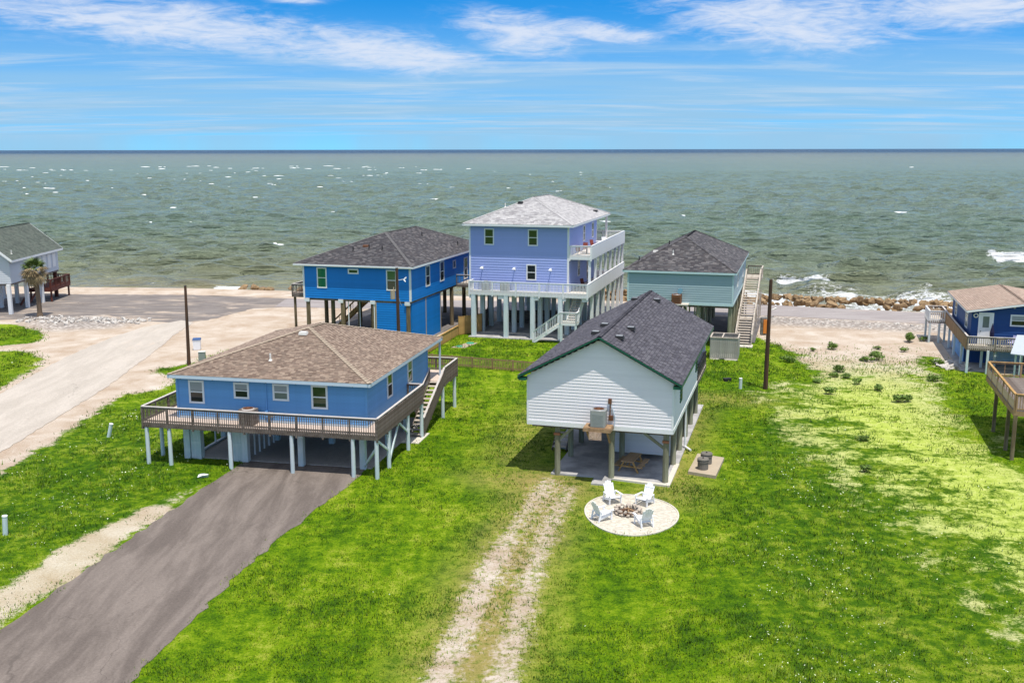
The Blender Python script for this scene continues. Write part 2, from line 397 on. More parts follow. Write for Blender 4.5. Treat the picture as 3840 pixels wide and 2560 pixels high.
ROAD = [(-41.5, 112.0), (-38.5, 117.0), (-36.6, 115.5), (-36.2, 106.8), (-35.3, 99.6), (-33.9, 82.2), (-33.6, 64.1), (-33.6, 20.0), (-41.2, 20), (-41.3, 66.4), (-41.7, 80.7), (-42.8, 95.3), (-42.4, 105.2)]
SHORE_ROAD = [(-30, 134.4), (-4.3, 132.3), (14.8, 129.3), (32.9, 127.9), (50.3, 121.5), (65.5, 114.1), (110, 96), (106.5, 88), (60.9, 105.9), (47.0, 113.7), (30.8, 119.7), (13.8, 120.8), (-4.0, 123.4), (-30, 127.3)]


def inpoly(X, Y, poly):
    r = np.zeros(X.shape, bool); n = len(poly); j = n-1
    for i in range(n):
        xi, yi = poly[i]; xj, yj = poly[j]
        c = ((yi > Y) != (yj > Y)) & (X < (xj-xi)*(Y-yi)/(yj-yi+1e-12)+xi)
        r ^= c; j = i
    return r
def blur(a, k):
    for ax in (0, 1):
        for _ in range(2):
            p = np.pad(a, [(k+1, k) if i == ax else (0, 0) for i in (0, 1)], mode='edge')
            c = np.cumsum(p, axis=ax)
            n = a.shape[ax]
            if ax == 0: a = (c[2*k+1:2*k+1+n] - c[:n])/(2*k+1)
            else: a = (c[:, 2*k+1:2*k+1+n] - c[:, :n])/(2*k+1)
    return a

GX = np.concatenate([np.linspace(-600, -92, 24)[:-1], np.arange(-92, 92.01, 0.4), np.linspace(92, 600, 24)[1:]])
GY = np.concatenate([np.linspace(-150, 24, 12)[:-1], np.arange(24, 166.01, 0.4)])
XX, YY = np.meshgrid(GX, GY)
MASK = {k: inpoly(XX, YY, p).astype(float) for k, p in POLY.items()}
sand = np.zeros(XX.shape)
for k in ('sandL', 'sandApron', 'sandStrip2', 'sandDrive'): sand = np.maximum(sand, MASK[k])
sand = np.maximum(sand, 0.60*MASK['sandR'])
sand = np.maximum(sand, 0.47*MASK['limeR'])
sand = np.maximum(sand, 0.36*inpoly(XX, YY, POLY['limeWide']))
sand = np.where(MASK['sandR']*(YY > 89) > 0, np.interp(YY, [89, 97, 106], [0.62, 0.74, 0.95]), sand)
rut = blur(np.maximum(0.12*MASK['trackmid'], np.maximum(MASK['track1'], MASK['track2'])), 1)
rut = np.maximum(rut, blur(0.9*MASK['sandTrack1'], 1))
ROADM = blur((inpoly(XX, YY, ROAD) | inpoly(XX, YY, POLY['asphL']) | inpoly(XX, YY, SHORE_ROAD)).astype(float), 3)
sand = np.where(ROADM > 0.02, 0.95, sand)
sand = np.where(MASK['g1']+MASK['g2'] > 0, 0.05, sand)
sand = np.maximum(sand, (YY > np.interp(XX, [-600, -60, -30, 0, 27, 50, 110, 600], [128, 122, 122, 116, 116, 112, 84, -120]))*1.0)
sand = np.maximum(sand, 0.85*inpoly(XX, YY, [(-14, 104.5), (-8.6, 102), (-6.2, 110), (-5.0, 124), (-13, 124)]))
sand = np.maximum(sand, 0.9*inpoly(XX, YY, [(39, 89), (44, 87), (70, 95), (60, 112), (44, 113)]))
sandb = blur(sand, 2)
s_sh = YY - shore(XX)
sandb = np.maximum(sandb, np.clip((s_sh+14)/3, 0, 1))
lime = blur(np.clip(MASK['sandR']*(YY < 88) + MASK['limeR']*(YY < 84) + MASK['limeWide']*(YY < 82) + 0.5*MASK['sandTrack1'] + 0.45*MASK['sandDrive']*(YY < 52), 0, 1), 11)
weed = blur(np.clip(MASK['weedL']+MASK['weedR'], 0, 1), 3)
dry = blur(np.clip(MASK['dryW']+MASK['dryW2']+0.5*MASK['drymid']+0.7*MASK['dryT']+0.95*MASK['trackmid'], 0, 1), 3)
gravel = blur(np.clip(inpoly(XX, YY, [(-57, 117), (-52.9, 122), (-43, 118), (-44, 112), (-52, 110)])*1.0 + inpoly(XX, YY, [(25, 121.5), (31, 119.7), (47, 113.7), (60, 106), (58, 100), (47, 108), (30, 113), (25, 115)])*1.0, 0, 1), 3)
ZZ = -2.9*np.clip((s_sh+8)/12, 0, 1)**2*(3-2*np.clip((s_sh+8)/12, 0, 1))


def grid_mesh(name, X, Y, Z, attrs, m, smooth=True):
    ny, nx = X.shape
    me = bpy.data.meshes.new(name)
    co = np.stack([X, Y, Z], -1).reshape(-1, 3).astype(np.float32)
    idx = np.arange(nx*ny).reshape(ny, nx)
    q = np.stack([idx[:-1, :-1], idx[:-1, 1:], idx[1:, 1:], idx[1:, :-1]], -1).reshape(-1, 4)
    me.vertices.add(len(co)); me.vertices.foreach_set('co', co.ravel())
    me.loops.add(q.size); me.loops.foreach_set('vertex_index', q.ravel().astype(np.int32))
    me.polygons.add(len(q)); me.polygons.foreach_set('loop_start', np.arange(0, q.size, 4, dtype=np.int32))
    me.polygons.foreach_set('loop_total', np.full(len(q), 4, np.int32))
    me.polygons.foreach_set('use_smooth', np.full(len(q), smooth, bool))
    me.update(calc_edges=True)
    for k, a in attrs.items():
        at = me.attributes.new(k, 'FLOAT', 'POINT'); at.data.foreach_set('value', a.ravel().astype(np.float32))
    me.materials.append(m)
    return me


def mat_ground():
    m, t, bs = newmat('lawn_and_sand')
    tc = t.add('ShaderNodeTexCoord'); P = tc.outputs['Object']
    def at(n): return t.add('ShaderNodeAttribute', attribute_name=n).outputs['Fac']
    ru = at('rut'); sa, li, we, dr, gr = at('sand'), at('lime'), at('weed'), at('dry'), at('gravel')
    nA = t.noise(P, 0.35, 6, 0.62, 0.4); nB = t.noise(P, 1.6, 5, 0.6, 0.3); nC = t.noise(P, 9, 4, 0.65); nD = t.noise(P, 45, 2, 0.6)
    nL = t.noise(P, 0.09, 3, 0.5)
    mow = t.noise(t.mapping(P, (1.3, 0.16, 1), rot=(0, 0, R(16))), 1.0, 4, 0.55)
    g = t.math('ADD', t.math('MULTIPLY', nB, 0.36), t.math('ADD', t.math('MULTIPLY', nA, 0.34), t.math('ADD', t.math('MULTIPLY', mow, 0.20), t.math('MULTIPLY', nL, 0.22))))
    g = t.math('ADD', g, t.math('MULTIPLY', t.math('SUBTRACT', nC, 0.5), 0.35))
    grass = t.ramp(g, [(0.41, (0.022, 0.068, 0.001)), (0.51, (0.074, 0.160, 0.001)), (0.60, (0.165, 0.262, 0.004)), (0.70, (0.33, 0.37, 0.05))])
    grass = t.mix(t.math('MULTIPLY', we, t.smooth(nB, 0.40, 0.58, 0.75, 0.25)), grass, (0.026, 0.085, 0.002, 1))
    grass = t.mix(t.math('MULTIPLY', dr, t.smooth(t.math('ADD', nB, t.math('MULTIPLY', nC, 0.4)), 0.42, 0.75)), grass, (0.33, 0.25, 0.095, 1))
    sandc = t.ramp(t.math('ADD', t.math('MULTIPLY', nA, 0.6), t.math('MULTIPLY', nC, 0.4)),
                   [(0.36, (0.39, 0.285, 0.20)), (0.5, (0.505, 0.415, 0.33)), (0.64, (0.62, 0.55, 0.475))])
    limec = t.ramp(t.math('ADD', t.math('MULTIPLY', nB, 0.6), t.math('MULTIPLY', nC, 0.4)),
                   [(0.36, (0.28, 0.37, 0.04)), (0.5, (0.41, 0.50, 0.085)), (0.64, (0.54, 0.58, 0.19))])
    sandc = t.mix(li, sandc, limec)
    stones = t.add('ShaderNodeTexVoronoi', {'Vector': P, 'Scale': 2.3}, feature='F1')
    gc = t.mix(t.smooth(stones.outputs[0], 0.15, 0.55), (0.66, 0.61, 0.56, 1), (0.26, 0.23, 0.21, 1))
    sandc = t.mix(t.math('MULTIPLY', gr, 0.9), sandc, gc)
    nW = t.noise(t.mapping(P, (0.36, 0.44, 1), (3, 8, 0), (0, 0, R(12))), 1.0, 8, 0.7, 0.35)
    nz = t.math('ADD', t.math('MULTIPLY', nW, 0.75), t.math('ADD', t.math('MULTIPLY', nB, 0.2), t.math('MULTIPLY', nC, 0.2)))
    fac = t.smooth(t.math('ADD', sa, t.math('MULTIPLY', t.math('SUBTRACT', nz, 0.575), 2.1)), 0.38, 0.62)
    nE = t.noise(P, 3.5, 5, 0.7, 0.3)
    rf_ = t.smooth(t.math('ADD', ru, t.math('ADD', t.math('MULTIPLY', t.math('SUBTRACT', nE, 0.5), 1.5), t.math('MULTIPLY', t.math('SUBTRACT', nB, 0.5), 0.9))), 0.30, 0.78)
    rf_ = t.math('MULTIPLY', rf_, t.smooth(ru, 0.02, 0.2))
    fac = t.math('MAXIMUM', fac, rf_)
    c = t.mix(fac, grass, sandc)
    k = t.math('ADD', 0.75, t.math('MULTIPLY', nD, 0.5))
    vm = t.add('ShaderNodeVectorMath', {0: c, 1: k}, operation='MULTIPLY')
    t.set(bs.inputs['Base Color'], vm.outputs[0])
    bs.inputs['Roughness'].default_value = 0.95
    bs.inputs['Specular IOR Level'].default_value = 0.1
    h = t.math('ADD', t.math('MULTIPLY', nC, 0.7), t.math('MULTIPLY', nD, 0.3))
    b = t.add('ShaderNodeBump', {'Strength': 0.9, 'Distance': 0.12, 'Height': h})
    t.set(bs.inputs['Normal'], b.outputs[0])
    return m
gme = grid_mesh('ground', XX, YY, ZZ, {'sand': sandb, 'lime': lime, 'weed': weed, 'dry': dry, 'gravel': gravel, 'rut': rut}, mat_ground())
go = link('ground', gme); go['kind'] = 'structure'


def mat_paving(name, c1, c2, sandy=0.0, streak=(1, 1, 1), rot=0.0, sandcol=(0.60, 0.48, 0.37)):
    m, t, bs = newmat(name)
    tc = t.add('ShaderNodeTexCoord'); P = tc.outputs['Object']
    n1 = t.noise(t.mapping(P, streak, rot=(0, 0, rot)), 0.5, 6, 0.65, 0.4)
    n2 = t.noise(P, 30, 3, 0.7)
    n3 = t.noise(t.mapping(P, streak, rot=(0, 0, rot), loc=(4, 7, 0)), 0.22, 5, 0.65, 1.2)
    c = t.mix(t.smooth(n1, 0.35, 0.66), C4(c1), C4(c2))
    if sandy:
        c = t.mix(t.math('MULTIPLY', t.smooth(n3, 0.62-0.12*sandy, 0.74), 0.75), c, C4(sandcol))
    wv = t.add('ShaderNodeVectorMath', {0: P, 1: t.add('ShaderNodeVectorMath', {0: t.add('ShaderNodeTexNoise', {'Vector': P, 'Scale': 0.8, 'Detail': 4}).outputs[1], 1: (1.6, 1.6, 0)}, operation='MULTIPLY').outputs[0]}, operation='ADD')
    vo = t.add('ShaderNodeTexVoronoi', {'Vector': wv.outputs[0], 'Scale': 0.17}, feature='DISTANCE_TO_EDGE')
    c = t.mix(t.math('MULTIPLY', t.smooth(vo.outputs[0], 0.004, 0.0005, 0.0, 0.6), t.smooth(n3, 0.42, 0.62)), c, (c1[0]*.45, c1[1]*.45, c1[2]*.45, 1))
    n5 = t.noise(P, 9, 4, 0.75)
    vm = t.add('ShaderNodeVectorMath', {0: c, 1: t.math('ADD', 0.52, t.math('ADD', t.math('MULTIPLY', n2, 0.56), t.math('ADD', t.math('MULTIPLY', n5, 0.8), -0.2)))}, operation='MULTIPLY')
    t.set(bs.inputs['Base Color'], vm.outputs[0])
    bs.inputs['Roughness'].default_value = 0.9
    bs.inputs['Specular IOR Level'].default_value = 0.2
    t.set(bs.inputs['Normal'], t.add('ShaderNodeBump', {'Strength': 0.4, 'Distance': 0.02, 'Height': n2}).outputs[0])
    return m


def ragged(poly, step=0.7, amp=0.10, seed=1):
    r = random.Random(seed); out = []
    for (x0, y0), (x1, y1) in zip(poly, poly[1:]+poly[:1]):
        L = math.hypot(x1-x0, y1-y0); n = max(1, int(L/step))
        for i in range(n):
            f = i/n; a = amp if 0 < i else 0
            out.append((x0+(x1-x0)*f + r.uniform(-a, a), y0+(y1-y0)*f + r.uniform(-a, a)))
    return out
def sheet(name, poly, z, m, amp=0.1, seed=1):
    pts = ragged(poly, 0.7, amp, seed)
    if sum((x0*y1-x1*y0) for (x0, y0), (x1, y1) in zip(pts, pts[1:]+pts[:1])) < 0: pts.reverse()
    bm = bmesh.new()
    vt = [bm.verts.new((x, y, z)) for x, y in pts]; vb = [bm.verts.new((x, y, -0.05)) for x, y in pts]
    f = bm.faces.new(vt)
    for i in range(len(pts)):
        j = (i+1) % len(pts); bm.faces.new((vb[i], vb[j], vt[j], vt[i]))
    bmesh.ops.triangulate(bm, faces=[f])
    me = bpy.data.meshes.new(name); bm.to_mesh(me); bm.free(); me.materials.append(m)
    o = link(name, me); o['kind'] = 'structure'
    return o
sheet('asphalt_apron', POLY['asphL'], 0.010, mat_paving('old_asphalt', (0.155, 0.135, 0.125), (0.22, 0.195, 0.18), 1.0, (0.6, 2.0, 1), R(8)), 0.25, 2)
sheet('side_road', ROAD, 0.035, mat_paving('pale_road_concrete', (0.41, 0.365, 0.315), (0.48, 0.43, 0.375), 0.3, (1.5, 0.3, 1)), 0.12, 3)
sheet('driveway', DRIVE, 0.022, mat_paving('driveway_asphalt', (0.125, 0.103, 0.090), (0.205, 0.172, 0.150), 0.15, (1.6, 0.28, 1), R(-11), (0.30, 0.25, 0.21)), 0.16, 4)
sheet('shore_road', SHORE_ROAD, 0.028, mat_paving('shore_asphalt', (0.27, 0.24, 0.235), (0.33, 0.30, 0.29), 0.25, (0.4, 1.6, 1), R(-12)), 0.07, 5)


def fpoly(F, pts): return [F.p(u, v)[:2] for u, v in pts]
def slab(name, poly, z, m):
    mb = MB()
    pts = list(poly)
    if sum((x0*y1-x1*y0) for (x0, y0), (x1, y1) in zip(pts, pts[1:]+pts[:1])) < 0: pts.reverse()
    mb.prism(pts, -0.1, z)
    return struct(name, mb, m)
slab('carport_slab', fpoly(FA, [(-13.4, 1.75), (-1.0, 1.75), (-1.0, 14), (-13.4, 14)]), 0.045, mat_paving('carport_concrete', (0.34, 0.32, 0.305), (0.44, 0.415, 0.39), 0.2, (1, .4, 1), R(-12)))
slab('stair_pad', fpoly(FA, [(-1.0, 7.6), (0.25, 7.6), (0.25, 10.2), (-1.0, 10.2)]), 0.05, M['pale_conc'])
slab('white_house_slab', fpoly(FW, [(-6.95, -0.02), (-4.25, 0.1), (-4.2, -1.25), (-3.2, -1.25), (-3.15, -0.05), (0.32, -0.47), (0.36, 19.6), (-8.2, 19.6), (-8.2, 5.6), (-6.95, 5.4)]), 0.10, M['rough_conc'])  # front tongue of the slab stands in for the condenser platform's shadow
slab('white_house_slab_edge', fpoly(FW, [(-3.15, -0.07), (0.34, -0.49), (0.38, 4.0), (0.08, 4.0), (0.04, -0.15), (-3.15, 0.2)]), 0.112, M['pale_conc'])
slab('lavender_house_slab', fpoly(FP, [(-6.9, -0.45), (5.9, -0.45), (5.9, 22.5), (-6.9, 22.5)]), 0.09, M['rough_conc'])
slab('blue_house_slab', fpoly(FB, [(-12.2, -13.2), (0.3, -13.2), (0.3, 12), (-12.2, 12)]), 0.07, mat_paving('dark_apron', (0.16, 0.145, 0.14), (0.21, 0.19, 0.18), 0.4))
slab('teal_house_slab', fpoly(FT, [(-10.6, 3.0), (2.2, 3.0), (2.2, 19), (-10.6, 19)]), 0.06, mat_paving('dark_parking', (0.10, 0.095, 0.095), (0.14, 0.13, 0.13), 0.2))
slab('teal_stair_pad', fpoly(FT, [(0.35, 0.2), (2.1, 0.2), (2.1, 1.6), (0.35, 1.6)]), 0.10, M['pale_conc'])
slab('navy_house_slab', fpoly(FR, [(-0.4, 0.6), (12, 0.6), (12, 14.6), (-0.4, 14.6)]), 0.08, M['rough_conc'])

# ------------------------------------------------------------------ grass and weeds (nobody could count the blades)
def sample(arr, x, y):
    ix = np.clip(np.interp(x, GX, np.arange(len(GX))), 0, len(GX)-1.001); iy = np.clip(np.interp(y, GY, np.arange(len(GY))), 0, len(GY)-1.001)
    return arr[np.round(iy).astype(int), np.round(ix).astype(int)]
paved = np.zeros(XX.shape, bool)
for p in (DRIVE, ROAD, SHORE_ROAD, POLY['asphL'], fpoly(FA, [(-13.4, 1.75), (-1.0, 1.75), (-1.0, 14), (-13.4, 14)]),
          fpoly(FW, [(-7.1, -0.5), (0.5, -0.6), (0.5, 19.7), (-8.3, 19.7)]), fpoly(FW, [(-4.4, -1.4), (-3.1, -1.4), (-3.1, 0), (-4.4, 0)]), fpoly(FP, [(-7, -0.6), (6, -0.6), (6, 22.6), (-7, 22.6)]),
          fpoly(FB, [(-12.3, -13.3), (0.4, -13.3), (0.4, 12), (-12.3, 12)]), fpoly(FT, [(-10.7, 2.9), (2.3, 2.9), (2.3, 19), (-10.7, 19)]),
          fpoly(FR, [(-0.5, 0.5), (12, 0.5), (12, 14.7), (-0.5, 14.7)])):
    paved |= inpoly(XX, YY, p)
PITC = (-1.12, -5.5)
def pit_outline(n=72, g=0.0):
    out = []
    for i in range(n):
        a = 2*math.pi*i/n; c, s = math.cos(a), math.sin(a)
        r = 1.0 + 0.05*math.cos(2*a+0.5) + 0.03*math.sin(3*a)
        out.append((PITC[0]+(2.42+g)*r*c + 0.02*s, PITC[1]+(3.2+g)*r*s - 0.22*c))
    return out
paved |= inpoly(XX, YY, fpoly(FW, pit_outline()))
paved |= inpoly(XX, YY, fpoly(FW, [(1.05, 2.2), (2.95, 1.75), (3.1, 6.0), (1.2, 6.3)]))


CLUMP = [blur(nrg.uniform(0, 1, XX.shape), k) for k in (0, 1, 3)]
CLUMP = sum((c-c.mean())/c.std() for c in CLUMP)/3**.5
PSOFT = blur(paved.astype(float), 1)
def blades(n, ymin, ymax, hmin, hmax, wmin, wmax, accept, lean=0.8):
    v = nrg.uniform(0, 1, n); y = ymin + (ymax-ymin)*v**1.25
    x = nrg.uniform(-1, 1, n)*(y*0.56+6)
    k = accept(x, y) > nrg.uniform(0, 1, n)
    k &= nrg.uniform(0, 1, n) > np.clip(sample(PSOFT, x, y)*1.5-0.2, 0, 1)
    k &= nrg.uniform(0, 1, n) < 0.8+0.25*sample(CLUMP, x, y)
    x, y = x[k], y[k]; n = len(x)
    far = np.clip(y/55, 0.8, 2.2)
    h = nrg.uniform(hmin, hmax, n)*np.sqrt(far)*np.clip(1+0.45*sample(CLUMP, x, y), 0.35, 2.2); w = nrg.uniform(wmin, wmax, n)*far
    a = nrg.uniform(0, 2*math.pi, n); l = nrg.uniform(0.2, lean, n)*h
    b = a + nrg.uniform(-0.9, 0.9, n) + math.pi/2
    z0 = np.zeros(n)
    p0 = np.stack([x-np.cos(b)*w/2, y-np.sin(b)*w/2, z0], -1); p1 = np.stack([x+np.cos(b)*w/2, y+np.sin(b)*w/2, z0], -1)
    p2 = np.stack([x+np.cos(a)*l, y+np.sin(a)*l, h*np.sqrt(np.maximum(0.1, 1-(l/np.maximum(h, 1e-4))**2*0.6))], -1)
    return np.stack([p0, p1, p2], 1)
def tri_mesh(name, T, m):
    n = len(T); me = bpy.data.meshes.new(name)
    me.vertices.add(3*n); me.vertices.foreach_set('co', T.reshape(-1).astype(np.float32))
    me.loops.add(3*n); me.loops.foreach_set('vertex_index', np.arange(3*n, dtype=np.int32))
    me.polygons.add(n); me.polygons.foreach_set('loop_start', np.arange(0, 3*n, 3, dtype=np.int32)); me.polygons.foreach_set('loop_total', np.full(n, 3, np.int32))
    me.update(calc_edges=True); me.materials.append(m)
    return me
def mat_blade(name, stops, dryc=None):
    m, t, bs = newmat(name)
    g = t.add('ShaderNodeNewGeometry'); tc = t.add('ShaderNodeTexCoord'); P = tc.outputs['Object']
    n = t.noise(P, 1.6, 5, 0.6, 0.3); nl = t.noise(P, 0.35, 6, 0.62, 0.4)
    f = t.math('ADD', t.math('MULTIPLY', n, 0.45), t.math('ADD', t.math('MULTIPLY', nl, 0.45), t.math('MULTIPLY', g.outputs['Random Per Island'], 0.13)))
    c = t.ramp(f, stops)
    t.set(bs.inputs['Base Color'], c)
    bs.inputs['Roughness'].default_value = 0.6; bs.inputs['Specular IOR Level'].default_value = 0.2
    up_ = t.add('ShaderNodeVectorMath', {0: t.add('ShaderNodeVectorMath', {0: g.outputs['Normal'], 1: (0.45, 0.45, 0.45)}, operation='MULTIPLY').outputs[0], 1: (0, 0, 0.8)}, operation='ADD')
    un = t.add('ShaderNodeVectorMath', {0: up_.outputs[0]}, operation='NORMALIZE')
    t.set(bs.inputs['Normal'], un.outputs[0])
    tr = t.add('ShaderNodeBsdfTranslucent', {'Color': c})
    mx = t.add('ShaderNodeMixShader', {0: 0.25, 1: bs.outputs[0], 2: tr.outputs[0]})
    out = [nd for nd in t.n if nd.type == 'OUTPUT_MATERIAL'][0]
    t.l.new(mx.outputs[0], out.inputs[0])
    return m
gm = mat_blade('grass_blade', [(0.40, (0.022, 0.070, 0.001)), (0.50, (0.074, 0.162, 0.001)), (0.58, (0.165, 0.265, 0.004)), (0.67, (0.34, 0.375, 0.045))])
def acc_lawn(x, y): return np.clip(1.15-1.35*sample(sandb, x, y)-0.45*sample(dry, x, y)-0.9*sample(rut, x, y)-0.45*sample(weed, x, y), 0, 1)
T = blades(620000, 33, 112, 0.055, 0.13, 0.03, 0.06, acc_lawn)
o = link('grass', tri_mesh('grass', T, gm)); o['kind'] = 'stuff'; tag(o, 'short bright green mown grass covering the lots between the houses', 'grass')
# taller weedy growth
def acc_weed(x, y): return sample(weed, x, y)*np.clip(1.25-1.5*sample(sandb, x, y), 0, 1)*(0.25+0.75*(np.sin(x*1.9+np.sin(y*.7)*2)*np.sin(y*1.3+np.sin(x*.9)*2) > -0.15))
def acc_tuft(x, y): return np.clip(sample(lime, x, y)*1.2, 0, 1)*((np.sin(x*1.3+np.sin(y*.5)*3)+np.sin(y*0.83+np.sin(x*.6)*3)) > 0.75)*0.9
T = np.concatenate([blades(120000, 33, 86, 0.10, 0.26, 0.03, 0.07, acc_weed, 0.95), blades(110000, 33, 105, 0.06, 0.16, 0.03, 0.07, acc_tuft, 0.98)])
o = link('weeds', tri_mesh('weeds', T, mat_blade('weed_leaf', [(0.42, (0.028, 0.085, 0.002)), (0.5, (0.065, 0.150, 0.005)), (0.58, (0.15, 0.245, 0.02)), (0.68, (0.34, 0.42, 0.10))]))); o['kind'] = 'stuff'
tag(o, 'tall leafy weeds growing through the rough lots', 'weeds')
def acc_fl(x, y): return np.clip(sample(weed, x, y)*1.0 - sample(sandb, x, y), 0, 1)*((np.sin(x*1.1+np.sin(y*.7)*2.2)*np.sin(y*0.9+np.sin(x*.5)*2)) > 0.12) + 0.005
T = blades(24000, 33, 95, 0.05, 0.07, 0.05, 0.085, acc_fl, 0.99)
T[:, :, 2] = T[:, :, 2]*0.5 + nrg.uniform(0.12, 0.27, len(T))[:, None]
o = link('wild_flowers', tri_mesh('wild_flowers', T, mat('white_petal', (0.70, 0.76, 0.52), 0.7, 0.15, 3, island=0.3))); o['kind'] = 'stuff'
tag(o, 'small white wild flowers sprinkled over the weeds', 'wild flowers')

# ------------------------------------------------------------------ sea
def mat_sea():
    m, t, bs = newmat('sea_water')
    tc = t.add('ShaderNodeTexCoord'); P = tc.outputs['Object']
    foam = t.add('ShaderNodeAttribute', attribute_name='foam').outputs['Fac']
    sd = t.add('ShaderNodeAttribute', attribute_name='offshore').outputs['Fac']     # metres from the shore
    lg = t.math('LOGARITHM', t.math('MAXIMUM', sd, 1.0), 10.0)
    n0 = t.noise(t.mapping(P, (0.012, 0.030, 1)), 1.0, 4, 0.55, 0.4)
    lgn = t.math('ADD', lg, t.math('MULTIPLY', t.math('SUBTRACT', n0, 0.5), 0.5))
    c = t.ramp(t.math('DIVIDE', lgn, 5.0), [(0.12, (0.235, 0.215, 0.115)), (0.30, (0.175, 0.200, 0.120)), (0.44, (0.125, 0.185, 0.135)),
                                            (0.58, (0.145, 0.200, 0.145)), (0.68, (0.170, 0.195, 0.150)), (0.735, (0.130, 0.145, 0.125)), (0.765, (0.020, 0.038, 0.065)), (1.0, (0.012, 0.026, 0.055))])
    # cloud-grey and green drifts of the water itself
    n1 = t.noise(t.mapping(P, (0.10, 0.30, 1)), 1.0, 5, 0.6, 0.6)
    nF = t.noise(t.mapping(P, (0.035, 0.009, 1)), 1.0, 6, 0.68, 0.3)
    k = t.math('ADD', 0.45, t.math('ADD', t.math('MULTIPLY', n1, 0.6), t.math('MULTIPLY', nF, 0.5)))
    vm = t.add('ShaderNodeVectorMath', {0: c, 1: k}, operation='MULTIPLY').outputs[0]
    nf = t.noise(t.mapping(P, (0.6, 1.0, 1)), 1.1, 6, 0.7, 0.8)
    nf2 = t.noise(t.mapping(P, (1.6, 2.4, 1)), 1.6, 5, 0.7, 0.8)
    ff = t.smooth(t.math('ADD', foam, t.math('ADD', t.math('MULTIPLY', t.math('SUBTRACT', nf, 0.5), 1.6), t.math('MULTIPLY', t.math('SUBTRACT', nf2, 0.5), 1.2))), 0.46, 0.70)
    ff = t.math('MULTIPLY', ff, t.smooth(foam, 0.02, 0.12))
    col = t.mix(ff, vm, (0.78, 0.80, 0.80, 1))
    t.set(bs.inputs['Base Color'], col)
    t.set(bs.inputs['Roughness'], t.math('ADD', 0.22, t.math('MULTIPLY', ff, 0.5)))
    t.set(bs.inputs['Specular IOR Level'], t.smooth(lg, 2.2, 3.0, 0.28, 0.03))
    h1 = t.noise(t.mapping(P, (0.45, 1.0, 1)), 1.0, 6, 0.62, 0.5)
    h2 = t.noise(t.mapping(P, (0.07, 0.20, 1)), 1.0, 4, 0.6, 0.4)
    h = t.math('ADD', h1, t.math('MULTIPLY', h2, 5.0))
    t.set(bs.inputs['Normal'], t.add('ShaderNodeBump', {'Strength': 1.0, 'Distance': 1.1, 'Height': h}).outputs[0])
    return m
SEA_Z = -1.5
